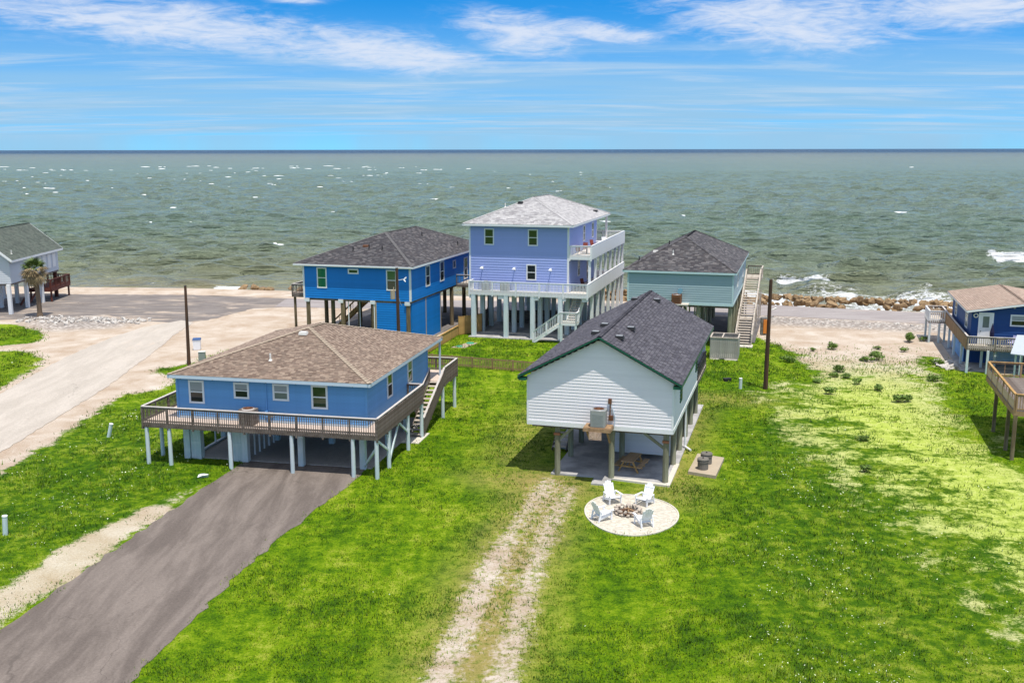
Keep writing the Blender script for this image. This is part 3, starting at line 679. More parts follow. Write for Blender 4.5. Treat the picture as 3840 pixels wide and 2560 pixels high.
def build_sea():
    D = np.concatenate([np.arange(96, 320, 0.55), 320*(1000/320)**(np.arange(0, 130)/130.0), 1000*(90000/1000)**(np.arange(0, 91)/90.0)])
    A = np.linspace(-0.92, 0.92, 560)
    AA, DD = np.meshgrid(A, D)
    X = DD*AA; Y = DD.copy()
    s = Y - shore(X)
    Z = np.zeros_like(X)
    r = np.random.default_rng(3)
    amp = np.clip(s/30, 0.25, 1.0)*np.clip(1.6-DD/900, 0, 1)
    for i in range(34):
        L = 3.0*(17/3.0)**r.uniform(0, 1); th = r.normal(-0.12, 0.5)
        kx, ky = math.sin(th)*2*math.pi/L, math.cos(th)*2*math.pi/L
        w = 0.022*L**0.95
        ph = kx*X + ky*Y + r.uniform(0, 6.28) + 0.9*np.sin(X*r.uniform(.01, .05)+r.uniform(0, 6))
        gate = 0.5+0.5*np.sin(X*r.uniform(.02, .09)+Y*r.uniform(.01, .05)+r.uniform(0, 6))
        Z += w*gate**1.5*(np.sin(ph)+0.4*np.sin(2*ph+1.2))
    Z *= amp*1.15
    foam = np.zeros_like(X)
    # breakers along the right-hand shore: crest lines with a broken white part
    def breaker(x0, x1, y0, slope, h, w, f0, f1, foamamt):
        nonlocal Z, foam
        yc = y0 + slope*(X-x0) + 0.8*np.sin(X*0.35+x0)
        m = np.clip((X-x0)/5, 0, 1)*np.clip((x1-X)/5, 0, 1)
        d = Y-yc
        Z += h*m*np.where(d < 0, np.exp(-(d/(w*0.55))**2), np.exp(-(d/(w*1.6))**2))
        fm = np.clip((X-f0)/2.5, 0, 1)*np.clip((f1-X)/2.5, 0, 1)
        foam = np.maximum(foam, foamamt*fm*np.exp(-((d+w*0.6)/(w*0.95))**2))
    breaker(36, 62, 168.5, -0.28, 1.2, 2.6, 42.0, 52, 1.5)
    breaker(57, 82, 181, -0.26, 1.6, 3.0, 66.5, 68, 0.45)
    breaker(84, 118, 197, -0.30, 1.5, 3.2, 90, 112, 1.4)
    breaker(84, 116, 177, -0.25, 1.1, 2.6, 86, 90, 0.3)
    breaker(70, 100, 214, -0.2, 1.2, 3.0, 0, 1, 0)
    breaker(28, 70, 200, -0.12, 0.9, 3.0, 36, 39, 0.5)
    breaker(-10, 22, 208, -0.08, 0.4, 3.0, 8, 9, 0.3)
    breaker(58, 80, 158, -0.33, 0.5, 2.2, 60, 66, 0.5)
    breaker(-50, -36, 156.8, -0.06, 0.35, 1.8, -47, -39.5, 1.4)
    breaker(-66, -44, 163, -0.05, 0.25, 1.6, -60, -55.5, 0.6)
    breaker(-30, 10, 166, -0.1, 0.35, 2.0, 30, 31, 0)
    wash = np.exp(-(np.clip(s-17-3*np.sin(X*.3), 0, None)/7.5)**2)*np.clip((X-24)/10, 0.0, 1)*np.clip((70-X)/10, 0, 1)*0.72*(0.85+0.3*np.sin(X*0.4)*np.sin(X*0.17+1))
    wash2 = np.exp(-np.clip(s-0.3, 0, None)/1.2)*0.45
    foam = np.maximum(foam, np.maximum(wash, wash2))
    Z = np.where(s < 3, Z*np.clip(s/3, 0.0, 1), Z)
    me = grid_mesh('sea', X, Y, Z+SEA_Z, {'foam': foam, 'offshore': np.clip(s, 0, 1e5)}, mat_sea())
    o = link('sea', me); o['kind'] = 'structure'
    # white caps further out: low broken crests
    mb = MB(); rr = random.Random(8)
    def crest(x, y, L, h, w):
        n = 7; b = len(mb.v)
        for i in range(n):
            f = i/(n-1); e = math.sin(math.pi*f)**0.6
            xx = x+(f-0.5)*L; yy = y+rr.uniform(-.12, .12)*w + (f-.5)*L*rr.uniform(-.05, .02); hh = h*e*rr.uniform(.45, 1.0)+0.02
            mb.v.extend([(xx, yy-w*e*0.9-.05, SEA_Z-0.15), (xx, yy-w*0.15, SEA_Z+hh), (xx, yy+w*e+.05, SEA_Z-0.15)])
        for i in range(n-1):
            a = b+3*i
            mb.f.extend([(a, a+3, a+4, a+1), (a+1, a+4, a+5, a+2)])
    for i in range(240):
        d = 260*(1350/260)**(rr.random()**0.7); az = rr.uniform(-0.54, 0.10) if rr.random() < 0.88 else rr.uniform(0.1, 0.55)
        if d < 480 and rr.random() < 0.7: continue
        if az > -0.12 and rr.random() < 0.45: continue
        if az > 0.08 and rr.random() < 0.75: continue
        L = d*rr.uniform(0.0025, 0.008)*(1.8 if rr.random() < .2 else 1); crest(d*az, d, L, 0.00042*d*rr.uniform(.35, 1.1)+0.05, 0.4+L*0.05)
        if rr.random() < 0.35: crest(d*az+L*rr.uniform(.6, 1.3), d*rr.uniform(.99, 1.01), L*0.5, 0.0004*d+0.04, 0.4)
    for (x, y, L, h) in [(-55, 231, 5.5, .3), (-52, 236, 3, .2), (-9, 470, 9, .4), (30, 452, 6, .35), (126, 345, 14, .3), (122, 350, 9, .25), (130, 322, 6, .2), (27, 302, 9, .2), (24, 300, 14, .15), (-14, 330, 6, .2), (95, 330, 5, .2)]:
        for k in range(5):
            crest(x+L*rr.uniform(-.5, .5), y+rr.uniform(-1.5, 1.5), L*rr.uniform(.15, .4), h*rr.uniform(.5, 1.1), .4)
    o = link('whitecaps', mb.mesh('whitecaps', mat('foam', (0.80, 0.82, 0.82), 0.8, 0.1, 1))); o['kind'] = 'stuff'
    tag(o, 'small white crests scattered over the open sea', 'whitecaps')
build_sea()

# ------------------------------------------------------------------ shared house builders
_cache = {}
def cached(key, fn):
    if key not in _cache: _cache[key] = fn()
    return _cache[key]
FACE_RZ = {'front': 0.0, 'right': math.pi/2, 'back': math.pi, 'left': -math.pi/2}


def face_loc(face, plane, a0, a1, z):
    if face == 'front': return (a0, plane, z)
    if face == 'right': return (plane, a0, z)
    if face == 'back': return (a1, plane, z)
    return (plane, a1, z)


def wall(house, face, plane, a0, a1, z0, z1, m, e=0.2, span=None, boards=True, label=None):
    """wall panel with its clapboards; canonical x runs along the wall, -y faces out. span(z)->(x0,x1) clips gables"""
    L = a1-a0
    mb = MB()
    if span is None: mb.box(0, 0, 0, L, 0.12, z1-z0)
    else:
        lo = span(z0); zt = z1; pts = []
        n = 24
        lf = [(span(z0+(zt-z0)*i/n)[0], (zt-z0)*i/n) for i in range(n+1)]; rg = [(span(z0+(zt-z0)*i/n)[1], (zt-z0)*i/n) for i in range(n, -1, -1)]
        ring = lf+rg
        b = len(mb.v); k = len(ring)
        mb.v += [(x, 0, z) for x, z in ring]+[(x, 0.12, z) for x, z in ring]
        mb.f.append(tuple(range(k))[::-1]); mb.f.append(tuple(range(k, 2*k)))
        for i in range(k):
            j = (i+1) % k; mb.f.append((i, j, k+j, k+i))
    w = part('wall', mb, m, house, face_loc(face, plane, a0, a1, z0), FACE_RZ[face], label)
    if not boards: return w
    n = max(1, int(round((z1-z0)/e))); ee = (z1-z0)/n
    for i in range(n):
        z = z0+i*ee
        x0, x1 = (0, L) if span is None else span(z+ee*0.5)
        if x1-x0 < 0.15: continue
        key = ('board', round(x1-x0, 3), round(ee, 4), m.name)
        def mk():
            l = x1-x0
            return MB().hexa([(0, -min(.06, .16*ee), 0), (l, -min(.06, .16*ee), 0), (l, -0.001, 0), (0, -0.001, 0), (0, -0.008, ee-0.004), (l, -0.008, ee-0.004), (l, -0.001, ee-0.004), (0, -0.001, ee-0.004)]).mesh('siding_board', m)
        link('siding_board', cached(key, mk), w, (x0, 0, z-z0))
    return w


def window(house, face, plane, c, z0, z1, w, glass=None, glass2=None, trim=None, blind=0.0, split=True, tw=0.12):
    """double-hung window standing proud of the wall; c is the centre along the wall"""
    trim = trim or M['trim']; glass = glass or M['glass']; glass2 = glass2 or glass
    h = z1-z0
    def mkf():
        mb = MB(); a = w/2
        mb.box(-a, -0.075, 0, a, 0, tw).box(-a, -0.075, h-tw, a, 0, h).box(-a, -0.073, tw, -a+tw, 0, h-tw).box(a-tw, -0.073, tw, a, 0, h-tw)
        return mb.mesh('window', trim)
    sgn = {'front': 1, 'right': 1, 'back': -1, 'left': -1}[face]
    loc = {'front': (c, plane, z0), 'back': (c, plane, z0), 'right': (plane, c, z0), 'left': (plane, c, z0)}[face]
    o = link('window', cached(('wf', w, h, trim.name, tw), mkf), house, loc, FACE_RZ[face])
    a = w/2-tw; m0, m1 = tw, h-tw; mid = (m0+m1)/2
    if split:
        link('sash_rail', cached(('sr', a, trim.name), lambda: MB().box(-a, -0.066, -0.035, a, -0.034, 0.035).mesh('sash_rail', trim)), o, (0, 0, mid))
        ph = (m1-m0)/2-0.035
        link('pane', cached(('pn', a, ph, glass.name), lambda: MB().box(-a, -0.046, 0, a, -0.034, ph).mesh('pane', glass)), o, (0, 0, mid+0.035))
        link('pane', cached(('pn', a, ph, glass2.name), lambda: MB().box(-a, -0.046, 0, a, -0.034, ph).mesh('pane', glass2)), o, (0, 0, m0))
    else:
        ph = m1-m0
        link('pane', cached(('pn', a, ph, glass.name), lambda: MB().box(-a, -0.046, 0, a, -0.034, ph).mesh('pane', glass)), o, (0, 0, m0))
    if blind > 0:
        bh = (m1-m0)*blind
        def mkb():
            mb = MB(); n = max(3, int(bh/0.07))
            for i in range(n): mb.hexa([(-a+.01, -0.054, i*bh/n), (a-.01, -0.054, i*bh/n), (a-.01, -0.047, i*bh/n), (-a+.01, -0.047, i*bh/n),
                                        (-a+.01, -0.049, (i+.93)*bh/n), (a-.01, -0.049, (i+.93)*bh/n), (a-.01, -0.047, (i+.93)*bh/n), (-a+.01, -0.047, (i+.93)*bh/n)])
            return mb.mesh('blind', M['blind'])
        link('blind', cached(('bl', a, bh), mkb), o, (0, 0, m1-bh))
    return o


def shingles(faces, parent, m, e=0.2, w=0.36, seed=1, name='shingles'):
    r = random.Random(seed); mb = MB()
    for poly in faces:
        P = [Vector(p) for p in poly]
        ex = (P[1]-P[0]).normalized(); nrm = (P[1]-P[0]).cross(P[2]-P[1]).normalized()
        if nrm.z < 0: nrm = -nrm
        ey = nrm.cross(ex)
        if (P[2]-P[0]).dot(ey) < 0: ey = -ey
        loc = [((p-P[0]).dot(ex), (p-P[0]).dot(ey)) for p in P]
        H = max(q[1] for q in loc)
        def rng(y):
            xs = []
            for (xa, ya), (xb, yb) in zip(loc, loc[1:]+loc[:1]):
                if (ya <= y < yb) or (yb <= y < ya): xs.append(xa+(xb-xa)*(y-ya)/(yb-ya))
            return (min(xs), max(xs)) if len(xs) >= 2 else None
        n = int(H/e)
        for i in range(n+1):
            y0 = i*e; y1 = min(y0+e*1.08, H-1e-4)
            if y1-y0 < 0.02: continue
            A = rng(y0+1e-5); B = rng(y1)
            if A is None or B is None: continue
            x = A[0] - r.uniform(0, w); l1 = 0.012
            while x < A[1]:
                wd = w*r.uniform(0.7, 1.3); xa = x+0.006; xb = x+wd-0.006; x += wd
                def cl(v, q): return min(max(v, q[0]), q[1])
                b0, b1, t0, t1 = cl(xa, A), cl(xb, A), cl(xa, B), cl(xb, B)
                if b1-b0 < 0.01 and t1-t0 < 0.01: continue
                lift = 0.034+r.uniform(0, 0.016); k = len(mb.v)
                def pt(xx, yy, l): return tuple(P[0]+ex*xx+ey*yy+nrm*l)
                mb.v += [pt(b0, y0-0.01, lift), pt(b1, y0-0.01, lift), pt(t1, y1, l1), pt(t0, y1, l1), pt(b0, y0-0.01, 0.004), pt(b1, y0-0.01, 0.004)]
                mb.f += [(k, k+1, k+2, k+3), (k+4, k+5, k+1, k)]
    o = part(name, mb, m, parent, stuff=True)
    return o


def caps(parent, lines, m, w=0.3, seed=3):
    r = random.Random(seed)
    for a, b in lines:
        a = Vector(a); b = Vector(b); L = (b-a).length; n = max(2, int(L/0.3)); mb = MB()
        d = (b-a)/n; sd = d.cross(Vector((0, 0, 1))).normalized()*(w/2)
        for i in range(n):
            p = a+d*i; q = a+d*(i+1.1); k = len(mb.v)
            up = Vector((0, 0, 0.085+r.uniform(0, .01))); u2 = Vector((0, 0, 0.06))
            dr = Vector((0, 0, -0.035))
            mb.v += [tuple(p-sd+up+dr), tuple(p+up), tuple(p+sd+up+dr), tuple(q-sd+u2+dr), tuple(q+u2), tuple(q+sd+u2+dr)]
            mb.f += [(k, k+1, k+4, k+3), (k+1, k+2, k+5, k+4)]
        part('ridge_cap', mb, m, parent)


def hip_roof(house, u0, u1, v0, v1, ze, ra, rb, m, mf, e=0.2, seed=1, capm=None, w=0.36):
    """hip roof; ra, rb the two ridge ends, front one first"""
    A = (u0, v0, ze); B = (u1, v0, ze); Cc = (u1, v1, ze); D = (u0, v1, ze)
    fs = [[A, B, ra], [B, Cc, rb, ra], [Cc, D, rb], [D, A, ra, rb]]
    mb = MB()
    for f in fs: mb.face(f)
    mb.face([(u0, v0, ze-0.2), (u0, v1, ze-0.2), (u1, v1, ze-0.2), (u1, v0, ze-0.2)])
    roof = part('roof', mb, m, house)
    for p, q in ((A, B), (B, Cc), (Cc, D), (D, A)):
        f = MB(); o = Vector((0, 0, -0.105)); f.beam(Vector(p)+o, Vector(q)+o, 0.05, 0.2); part('fascia', f, mf, roof)
    shingles(fs, roof, m, e, w, seed)
    caps(roof, [(A, ra), (B, ra), (Cc, rb), (D, rb), (ra, rb)], capm or m)
    return roof


def on_plane(poly, u, v):
    a, b, c = [Vector(p) for p in poly[:3]]
    n = (b-a).cross(c-a)
    return a.z-(n.x*(u-a.x)+n.y*(v-a.y))/n.z


def roof_vents(roof, plane, spots, kind='box', m=None):
    for (u, v) in spots:
        z = on_plane(plane, u, v)
        if kind == 'box': mb = MB().hexa([(-.28, -.22, 0.0), (.28, -.22, 0.0), (.28, .22, 0.0), (-.28, .22, 0.0), (-.24, -.18, .2), (.24, -.18, .2), (.24, .18, .2), (-.24, .18, .2)])
        else: mb = MB().cyl((0, 0, -.05), (0, 0, .45), .06, .06, 8).cyl((0, 0, -.02), (0, 0, .08), .14, .08, 8)
        part('roof_vent', mb, m or M['vent'], roof, (u, v, z+0.02))


def railing(house, p, q, h=1.0, sp=0.14, post=1.8, m=None, mcap=None, mbal=None, bw=0.038, pw=0.09, skirt=0.0, joined=False, top_w=0.15, ends=(True, True)):
    """guard rail from p to q (points on the deck floor, may climb); balusters are single pieces"""
    m = m or M['weath']; mcap = mcap or m; mbal = mbal or m
    p = Vector(p); q = Vector(q); d = q-p; hl = math.hypot(d.x, d.y); n = max(1, round(hl/post))
    mb = MB()
    for i in range(n+1):
        if (i == 0 and not ends[0]) or (i == n and not ends[1]): continue
        c = p+d*(i/n); mb.box(c.x-pw/2, c.y-pw/2, c.z-0.12-skirt, c.x+pw/2, c.y+pw/2, c.z+h-0.05)
    up = Vector((0, 0, 1))
    mb.beam(p+up*(h-0.12), q+up*(h-0.12), 0.05, 0.09); mb.beam(p+up*0.10, q+up*0.10, 0.045, 0.085)
    r = part('railing', mb, m, house)
    part('rail_cap', MB().beam(p+up*(h-0.022), q+up*(h-0.022), top_w, 0.045), mcap, r)
    k = max(2, int(hl/sp)); hb = h-0.26 if skirt == 0 else h-0.22+skirt
    zb = 0.13 if skirt == 0 else 0.06-skirt
    ang = math.atan2(d.y, d.x)
    locs = [tuple(p+d*((i+0.5)/k)) for i in range(k)]
    off = (math.sin(ang)*0.052, -math.cos(ang)*0.052) if skirt else (0, 0)
    if joined:
        jb = MB()
        for l in locs: jb.box(l[0]+off[0]-bw/2, l[1]+off[1]-bw/2, l[2]+zb, l[0]+off[0]+bw/2, l[1]+off[1]+bw/2, l[2]+zb+hb)
        part('balusters', jb, mbal, r, stuff=True)
    else:
        me = cached(('bal', round(hb, 3), round(zb, 3), bw, mbal.name), lambda: MB().box(-bw/2, -bw/2, zb, bw/2, bw/2, zb+hb).mesh('baluster', mbal))
        rep('baluster', me, r, [(l[0]+off[0], l[1]+off[1], l[2]) for l in locs], ang)
    return r


def deck(house, u0, u1, v0, v1, z, m, along='u', bw=0.2, mrim=None, rim=0.3, name='deck', boards=True):
    """floor boards on a rim frame"""
    mrim = mrim or m
    mb = MB()
    mb.box(u0, v0, z-rim, u1, v0+0.05, z-0.04).box(u0, v1-0.05, z-rim, u1, v1, z-0.04)
    mb.box(u0, v0+0.05, z-rim, u0+0.05, v1-0.05, z-0.04).box(u1-0.05, v0+0.05, z-rim, u1, v1-0.05, z-0.04)
    n = max(1, int((u1-u0)/1.2)) if along == 'v' else max(1, int((v1-v0)/0.8))
    for i in range(1, n):
        if along == 'u': y = v0+(v1-v0)*i/n; mb.box(u0+.05, y-.025, z-rim+.03, u1-.05, y+.025, z-.042)
        else: x = u0+(u1-u0)*i/n; mb.box(x-.025, v0+.05, z-rim+.03, x+.025, v1-.05, z-.042)
    dk = part(name, mb, mrim, house)
    if boards:
        if along == 'u':
            k = max(1, round((v1-v0)/bw)); w = (v1-v0)/k
            me = MB().box(0, 0.006, -0.038, u1-u0, w-0.006, 0).mesh('deck_board', m)
            rep('deck_board', me, dk, [(u0, v0+i*w, z+rnd.uniform(-.002, .002)) for i in range(k)])
        else:
            k = max(1, round((u1-u0)/bw)); w = (u1-u0)/k
            me = MB().box(0.006, 0, -0.038, w-0.006, v1-v0, 0).mesh('deck_board', m)
            rep('deck_board', me, dk, [(u0+i*w, v0, z+rnd.uniform(-.002, .002)) for i in range(k)])
    else: part('floor', MB().box(u0+.004, v0+.004, z-.038, u1-.004, v1-.004, z), m, dk)
    return dk


def stairs(house, foot, top, width, axis, m, mt, n=None):
    """straight open flight; foot and top are the centre line; axis 'u' or 'v' is the way it climbs"""
    f = Vector(foot); t = Vector(top); d = t-f
    n = n or max(2, round(d.z/0.2))
    sx = Vector((0, 1, 0)) if axis == 'u' else Vector((1, 0, 0))
    mb = MB()
    for s in (-1, 1):
        o = sx*(s*(width/2-0.03)); mb.beam(f+o+Vector((0, 0, -.05)), t+o+Vector((0, 0, -.16)), 0.05, 0.28)
    st = part('stairs', mb, m, house)
    run = (d.x if axis == 'u' else d.y)/n
    def mk():
        h = width/2-0.065
        return (MB().box(-abs(run)*.48, -h, -.045, abs(run)*.48, h, 0) if axis == 'u' else MB().box(-h, -abs(run)*.48, -.045, h, abs(run)*.48, 0)).mesh('tread', mt)
    me = mk()
    rep('tread', me, st, [tuple(f+d*((i+0.5)/n)+Vector((0, 0, d.z/n*0.4))) for i in range(n)])
    return st


def posts(house, spots, z0, z1, w, m, round_=False, name='post'):
    if round_: me = MB().cyl((0, 0, z0), (0, 0, z1), w/2, w/2*0.95, 10).mesh(name, m)
    else:
        c = w*0.06; a = w/2
        me = MB().prism([(-a+c, -a), (a-c, -a), (a, -a+c), (a, a-c), (a-c, a), (-a+c, a), (-a, a-c), (-a, -a+c)], z0, z1).mesh(name, m)
    return rep(name, me, house, [(u, v, 0) for u, v in spots])


def air_conditioner(F, u, v, z, w, d, h, label, casing=None, group=None, top=None):
    casing = casing or M['metal']
    t = thing('air_conditioner', label, 'air conditioner', F.p(u, v, z), F.rz, group)
    c = 0.06; a, b = w/2, d/2
    mb = MB().prism([(-a+c, -b), (a-c, -b), (a, -b+c), (a, b-c), (a-c, b), (-a+c, b), (-a, b-c), (-a, -b+c)], 0.02, h)
    cs = part('casing', mb, casing, t)
    lv = MB().box(-a+.1, -b-.012, 0, a-.1, -b+.004, .02).mesh('louver', casing)
    lv2 = MB().box(a-.004, -b+.1, 0, a+.012, b-.1, .02).mesh('louver', casing)
    for i in range(int((h-.18)/.075)):
        link('louver', lv, cs, (0, 0, .09+i*.075)); link('louver', lv2, cs, (0, 0, .09+i*.075))
    part('top_ring', MB().cyl((0, 0, h), (0, 0, h+.05), min(a, b)*.92, min(a, b)*.84, 20), top or casing, t)
    g = MB().cyl((0, 0, h+.035), (0, 0, h+.056), min(a, b)*.78, min(a, b)*.78, 20)
    for i in range(8):
        an = math.pi*i/8; r = min(a, b)*.8
        g.beam((-r*math.cos(an), -r*math.sin(an), h+.065), (r*math.cos(an), r*math.sin(an), h+.065), .015, .01)
    part('fan_grille', g, M['rust'] if top else M['dark'], t)
    return t


def house_box(house, u0, u1, v0, v1, z0, z1, m):
    """floor and hidden core so nothing shows through under the walls"""
    part('floor', MB().box(u0+.03, v0+.03, z0-.22, u1-.03, v1-.03, z0+.0), M['weath'], house)

# ------------------------------------------------------------------ periwinkle house in front, on the left
def build_A():
    H = thing('beach_house', 'periwinkle blue one-storey house on white piles with brown shingle hip roof and wraparound deck', 'house', (FA.x, FA.y, 0), FA.rz)
    Z0, Z1 = 2.72, 5.46
    u0, u1, v0, v1 = -13.75, -1.06, 1.4, 14.2
    house_box(H, u0, u1, v0, v1, Z0, Z1, M['blueA'])
    wall(H, 'front', v0, u0, u1, Z0, Z1, M['blueA'], 0.2)
    wall(H, 'right', u1, v0, v1, Z0, Z1, M['blueA'], 0.2)
    wall(H, 'left', u0, v0, v1, Z0, Z1, M['blueA'], 0.2)
    wall(H, 'back', v1, u0, u1, Z0, Z1, M['blueA'], 0.2, boards=False)
    ct = MB().box(-.07, -.07, Z0, .07, .07, Z1).mesh('corner_trim', M['blueA'])
    rep('corner_trim', ct, H, [(u0+.02, v0+.02, 0), (u1-.02, v0+.02, 0), (u1-.02, v1-.02, 0)])
    part('base_trim', MB().box(u0+.1, v0-.055, Z0-.1, u1+.05, v0-.031, Z0+.16).box(u1+.031, v0-.05, Z0-.1, u1+.055, v1, Z0+.16), M['trimb'], H)
    window(H, 'front', v0, -12.38, 3.73, 5.22, 1.06, M['glassp'], M['glass'], blind=0.42)
    window(H, 'front', v0, -9.30, 4.18, 5.22, 1.04, M['glass'], M['glass'], blind=0.40)
    window(H, 'front', v0, -6.65, 4.18, 5.25, 1.08, M['glassp'], M['glassp'], blind=0.45)
    window(H, 'front', v0, -4.10, 3.78, 5.28, 1.08, M['glasso'], M['glasso'])
    window(H, 'right', u1, 5.65, 3.65, 5.38, 1.05, M['glasso'], M['glass'])
    window(H, 'right', u1, 9.95, 3.65, 5.38, 1.05, M['glassp'], M['glass'])
    rf = hip_roof(H, -14.05, -.62, .85, 16.75, 5.62, (-7.25, 7.5, 7.72), (-7.1, 9.4, 7.68), M['sh_brown'], M['trimb'], 0.15, 4, mat_cap, w=0.27)
    roof_vents(rf, [(-14.05, .85, 5.62), (-.62, .85, 5.62), (-7.25, 7.5, 7.72)], [(-7.25, 6.5)], 'box', M['ventl'])
    roof_vents(rf, [(-14.05, .85, 5.62), (-.62, .85, 5.62), (-7.25, 7.5, 7.72)], [(-8.05, 3.05)], 'pipe', M['ventl'])
    # string-light clips under the eave
    lm = MB().cyl((0, 0, 0), (0, 0, -.12), .03, .05, 6).mesh('eave_lamp', M['dark'])
    rep('eave_lamp', lm, H, [(u, v0-.12, 5.40) for u in (-13.4, -11.2, -9.3, -7.6, -5.6, -3.2, -1.9)]+[(u1+.14, v, 5.40) for v in (3.2, 5.0, 7.4, 9.2, 11.8, 13.2)])
    part('conduit', MB().cyl((-7.63, v0-.06, Z0), (-7.63, v0-.06, 5.4), .035, .035, 8).box(-7.72, v0-.16, 3.1, -7.54, v0-.03, 3.5), M['blueA'], H)
    part('meter_box', MB().box(-7.5, v0-.17, 3.12, -7.2, v0-.032, 3.42).cyl((-7.35, v0-.17, 3.3), (-7.35, v0-.26, 3.3), .09, .09, 10), M['metal'], H)
    # decks
    DZ = 2.75
    deck(H, -15.45, .12, -.12, 1.33, DZ, M['deckp'], 'u', 0.2, M['weath'], 0.34)
    deck(H, -15.45, -13.82, 1.34, 6.2, DZ, M['deckp'], 'u', 0.2, M['weath'], 0.34)
    deck(H, -1.0, .12, 1.34, 9.3, DZ, M['deckp'], 'u', 0.2, M['weath'], 0.34)
    deck(H, -6.5, .12, 14.6, 18.4, DZ, M['deckp'], 'u', 0.2, M['weath'], 0.34)
    kw = dict(h=1.02, m=M['weath'], mcap=M['cap'], mbal=M['weath'], post=1.72, skirt=0.34, sp=0.145, pw=.1)
    railing(H, (-15.4, -.09, DZ), (.08, -.09, DZ), **kw)
    railing(H, (-15.4, 6.1, DZ), (-15.4, -.05, DZ), **kw)
    railing(H, (.08, -.05, DZ), (.08, 9.25, DZ), **{**kw, 'sp': 0.11})
    railing(H, (.08, 14.9, DZ), (.08, 18.35, DZ), **kw)
    railing(H, (.0, 18.35, DZ), (-6.4, 18.35, DZ), **{**kw, 'skirt': 0})
    railing(H, (.05, 9.3, DZ), (-1.0, 9.3, DZ), **{**kw, 'skirt': 0})
    st = stairs(H, (-.48, 9.0, .05), (-.48, 14.6, 2.75), 0.98, 'v', M['weath'], M['weathL'], 13)
    railing(H, (.08, 9.35, .35), (.08, 14.75, 2.75), **{**kw, 'sp': 0.12, 'skirt': 0.25})
    railing(H, (-1.0, 11.2, 1.15), (-1.0, 14.55, 2.75), **{**kw, 'skirt': 0})
    # piles
    pl = [(-15.2, 0), (-13.65, 0), (-9.55, 0), (-5.45, 0), (-1.5, 0), (0, 0), (0, 2.2), (0, 6.1), (0, 9.15), (0, 14.5), (0, 17.8), (-15.25, 1.75), (-15.25, 6.0), (-6, 18.2), (-3, 18.2)]
    posts(H, pl, 0, 2.43, .26, M['postw'], True)
    pl2 = [(-5.5, 1.5), (-1.5, 1.7), (-9.45, 6.5), (-5.5, 6.5), (-1.5, 6.5), (-13.4, 6.5), (-9.45, 10.4), (-5.5, 10.4), (-1.5, 10.4), (-13.4, 10.4), (-9.45, 13.9), (-5.5, 13.9), (-1.5, 13.9), (-13.4, 13.9)]
    posts(H, pl2, 0, 2.52, .36, M['postw'])
    posts(H, [(-13.35, 1.65), (-9.35, 1.65)], 0, 2.52, .42, M['postw'])
    pier = MB().box(-.34, -.22, 0, .34, .22, 2.5).box(-.36, -.24, 1.2, .36, .24, 1.22).mesh('pier_cladding', M['postw'])
    rep('pier_cladding', pier, H, [(-12.75, 1.75, 0), (-9.85, 1.75, 0)])
    for p, q in (((0, .2, 2.3), (0, 2.1, 1.2)), ((0, 2.3, .4), (0, 4.2, 2.4)), ((0, 4.2, 2.4), (0, 6.0, 1.3)), ((-1.4, 1.6, .2), (-.05, .15, 1.9))):
        part('brace', MB().beam(p, q, .09, .14), M['postw'], H)
    # studs of the unfinished storage room under the house
    sm = MB().box(-.045, -.045, .05, .045, .045, 2.5).mesh('stud', M['trim'])
    rep('stud', sm, H, [(-9.4, v, 0) for v in (3.0, 3.7, 4.4, 5.1, 5.8)]+[(-13.2, 2.9, 0), (-13.2, 4.9, 0)])
    part('sill_plate', MB().box(-13.28, 2.2, .05, -13.12, 7.0, .16), M['trim'], H)
    part('floor_beam', MB().box(-13.6, 1.5, 2.36, -1.1, 1.72, 2.5).box(-13.6, 6.4, 2.36, -1.1, 6.62, 2.5).box(-13.6, 10.3, 2.36, -1.1, 10.52, 2.5), M['weath'], H)
    posts(H, [(-.75, 16.5)], 2.75, 5.6, .13, M['trimb'], name='porch_post')
    air_conditioner(FA, -8.6, .75, DZ+.005, 1.0, .85, .95, 'brown air conditioner with dark fan top on the front deck of the periwinkle house', M['weath'], top=M['cap'])
    return H
mat_cap = mat('tan_ridge_cap', (0.36, 0.29, 0.22), 0.85, 0.15, 3)
build_A()

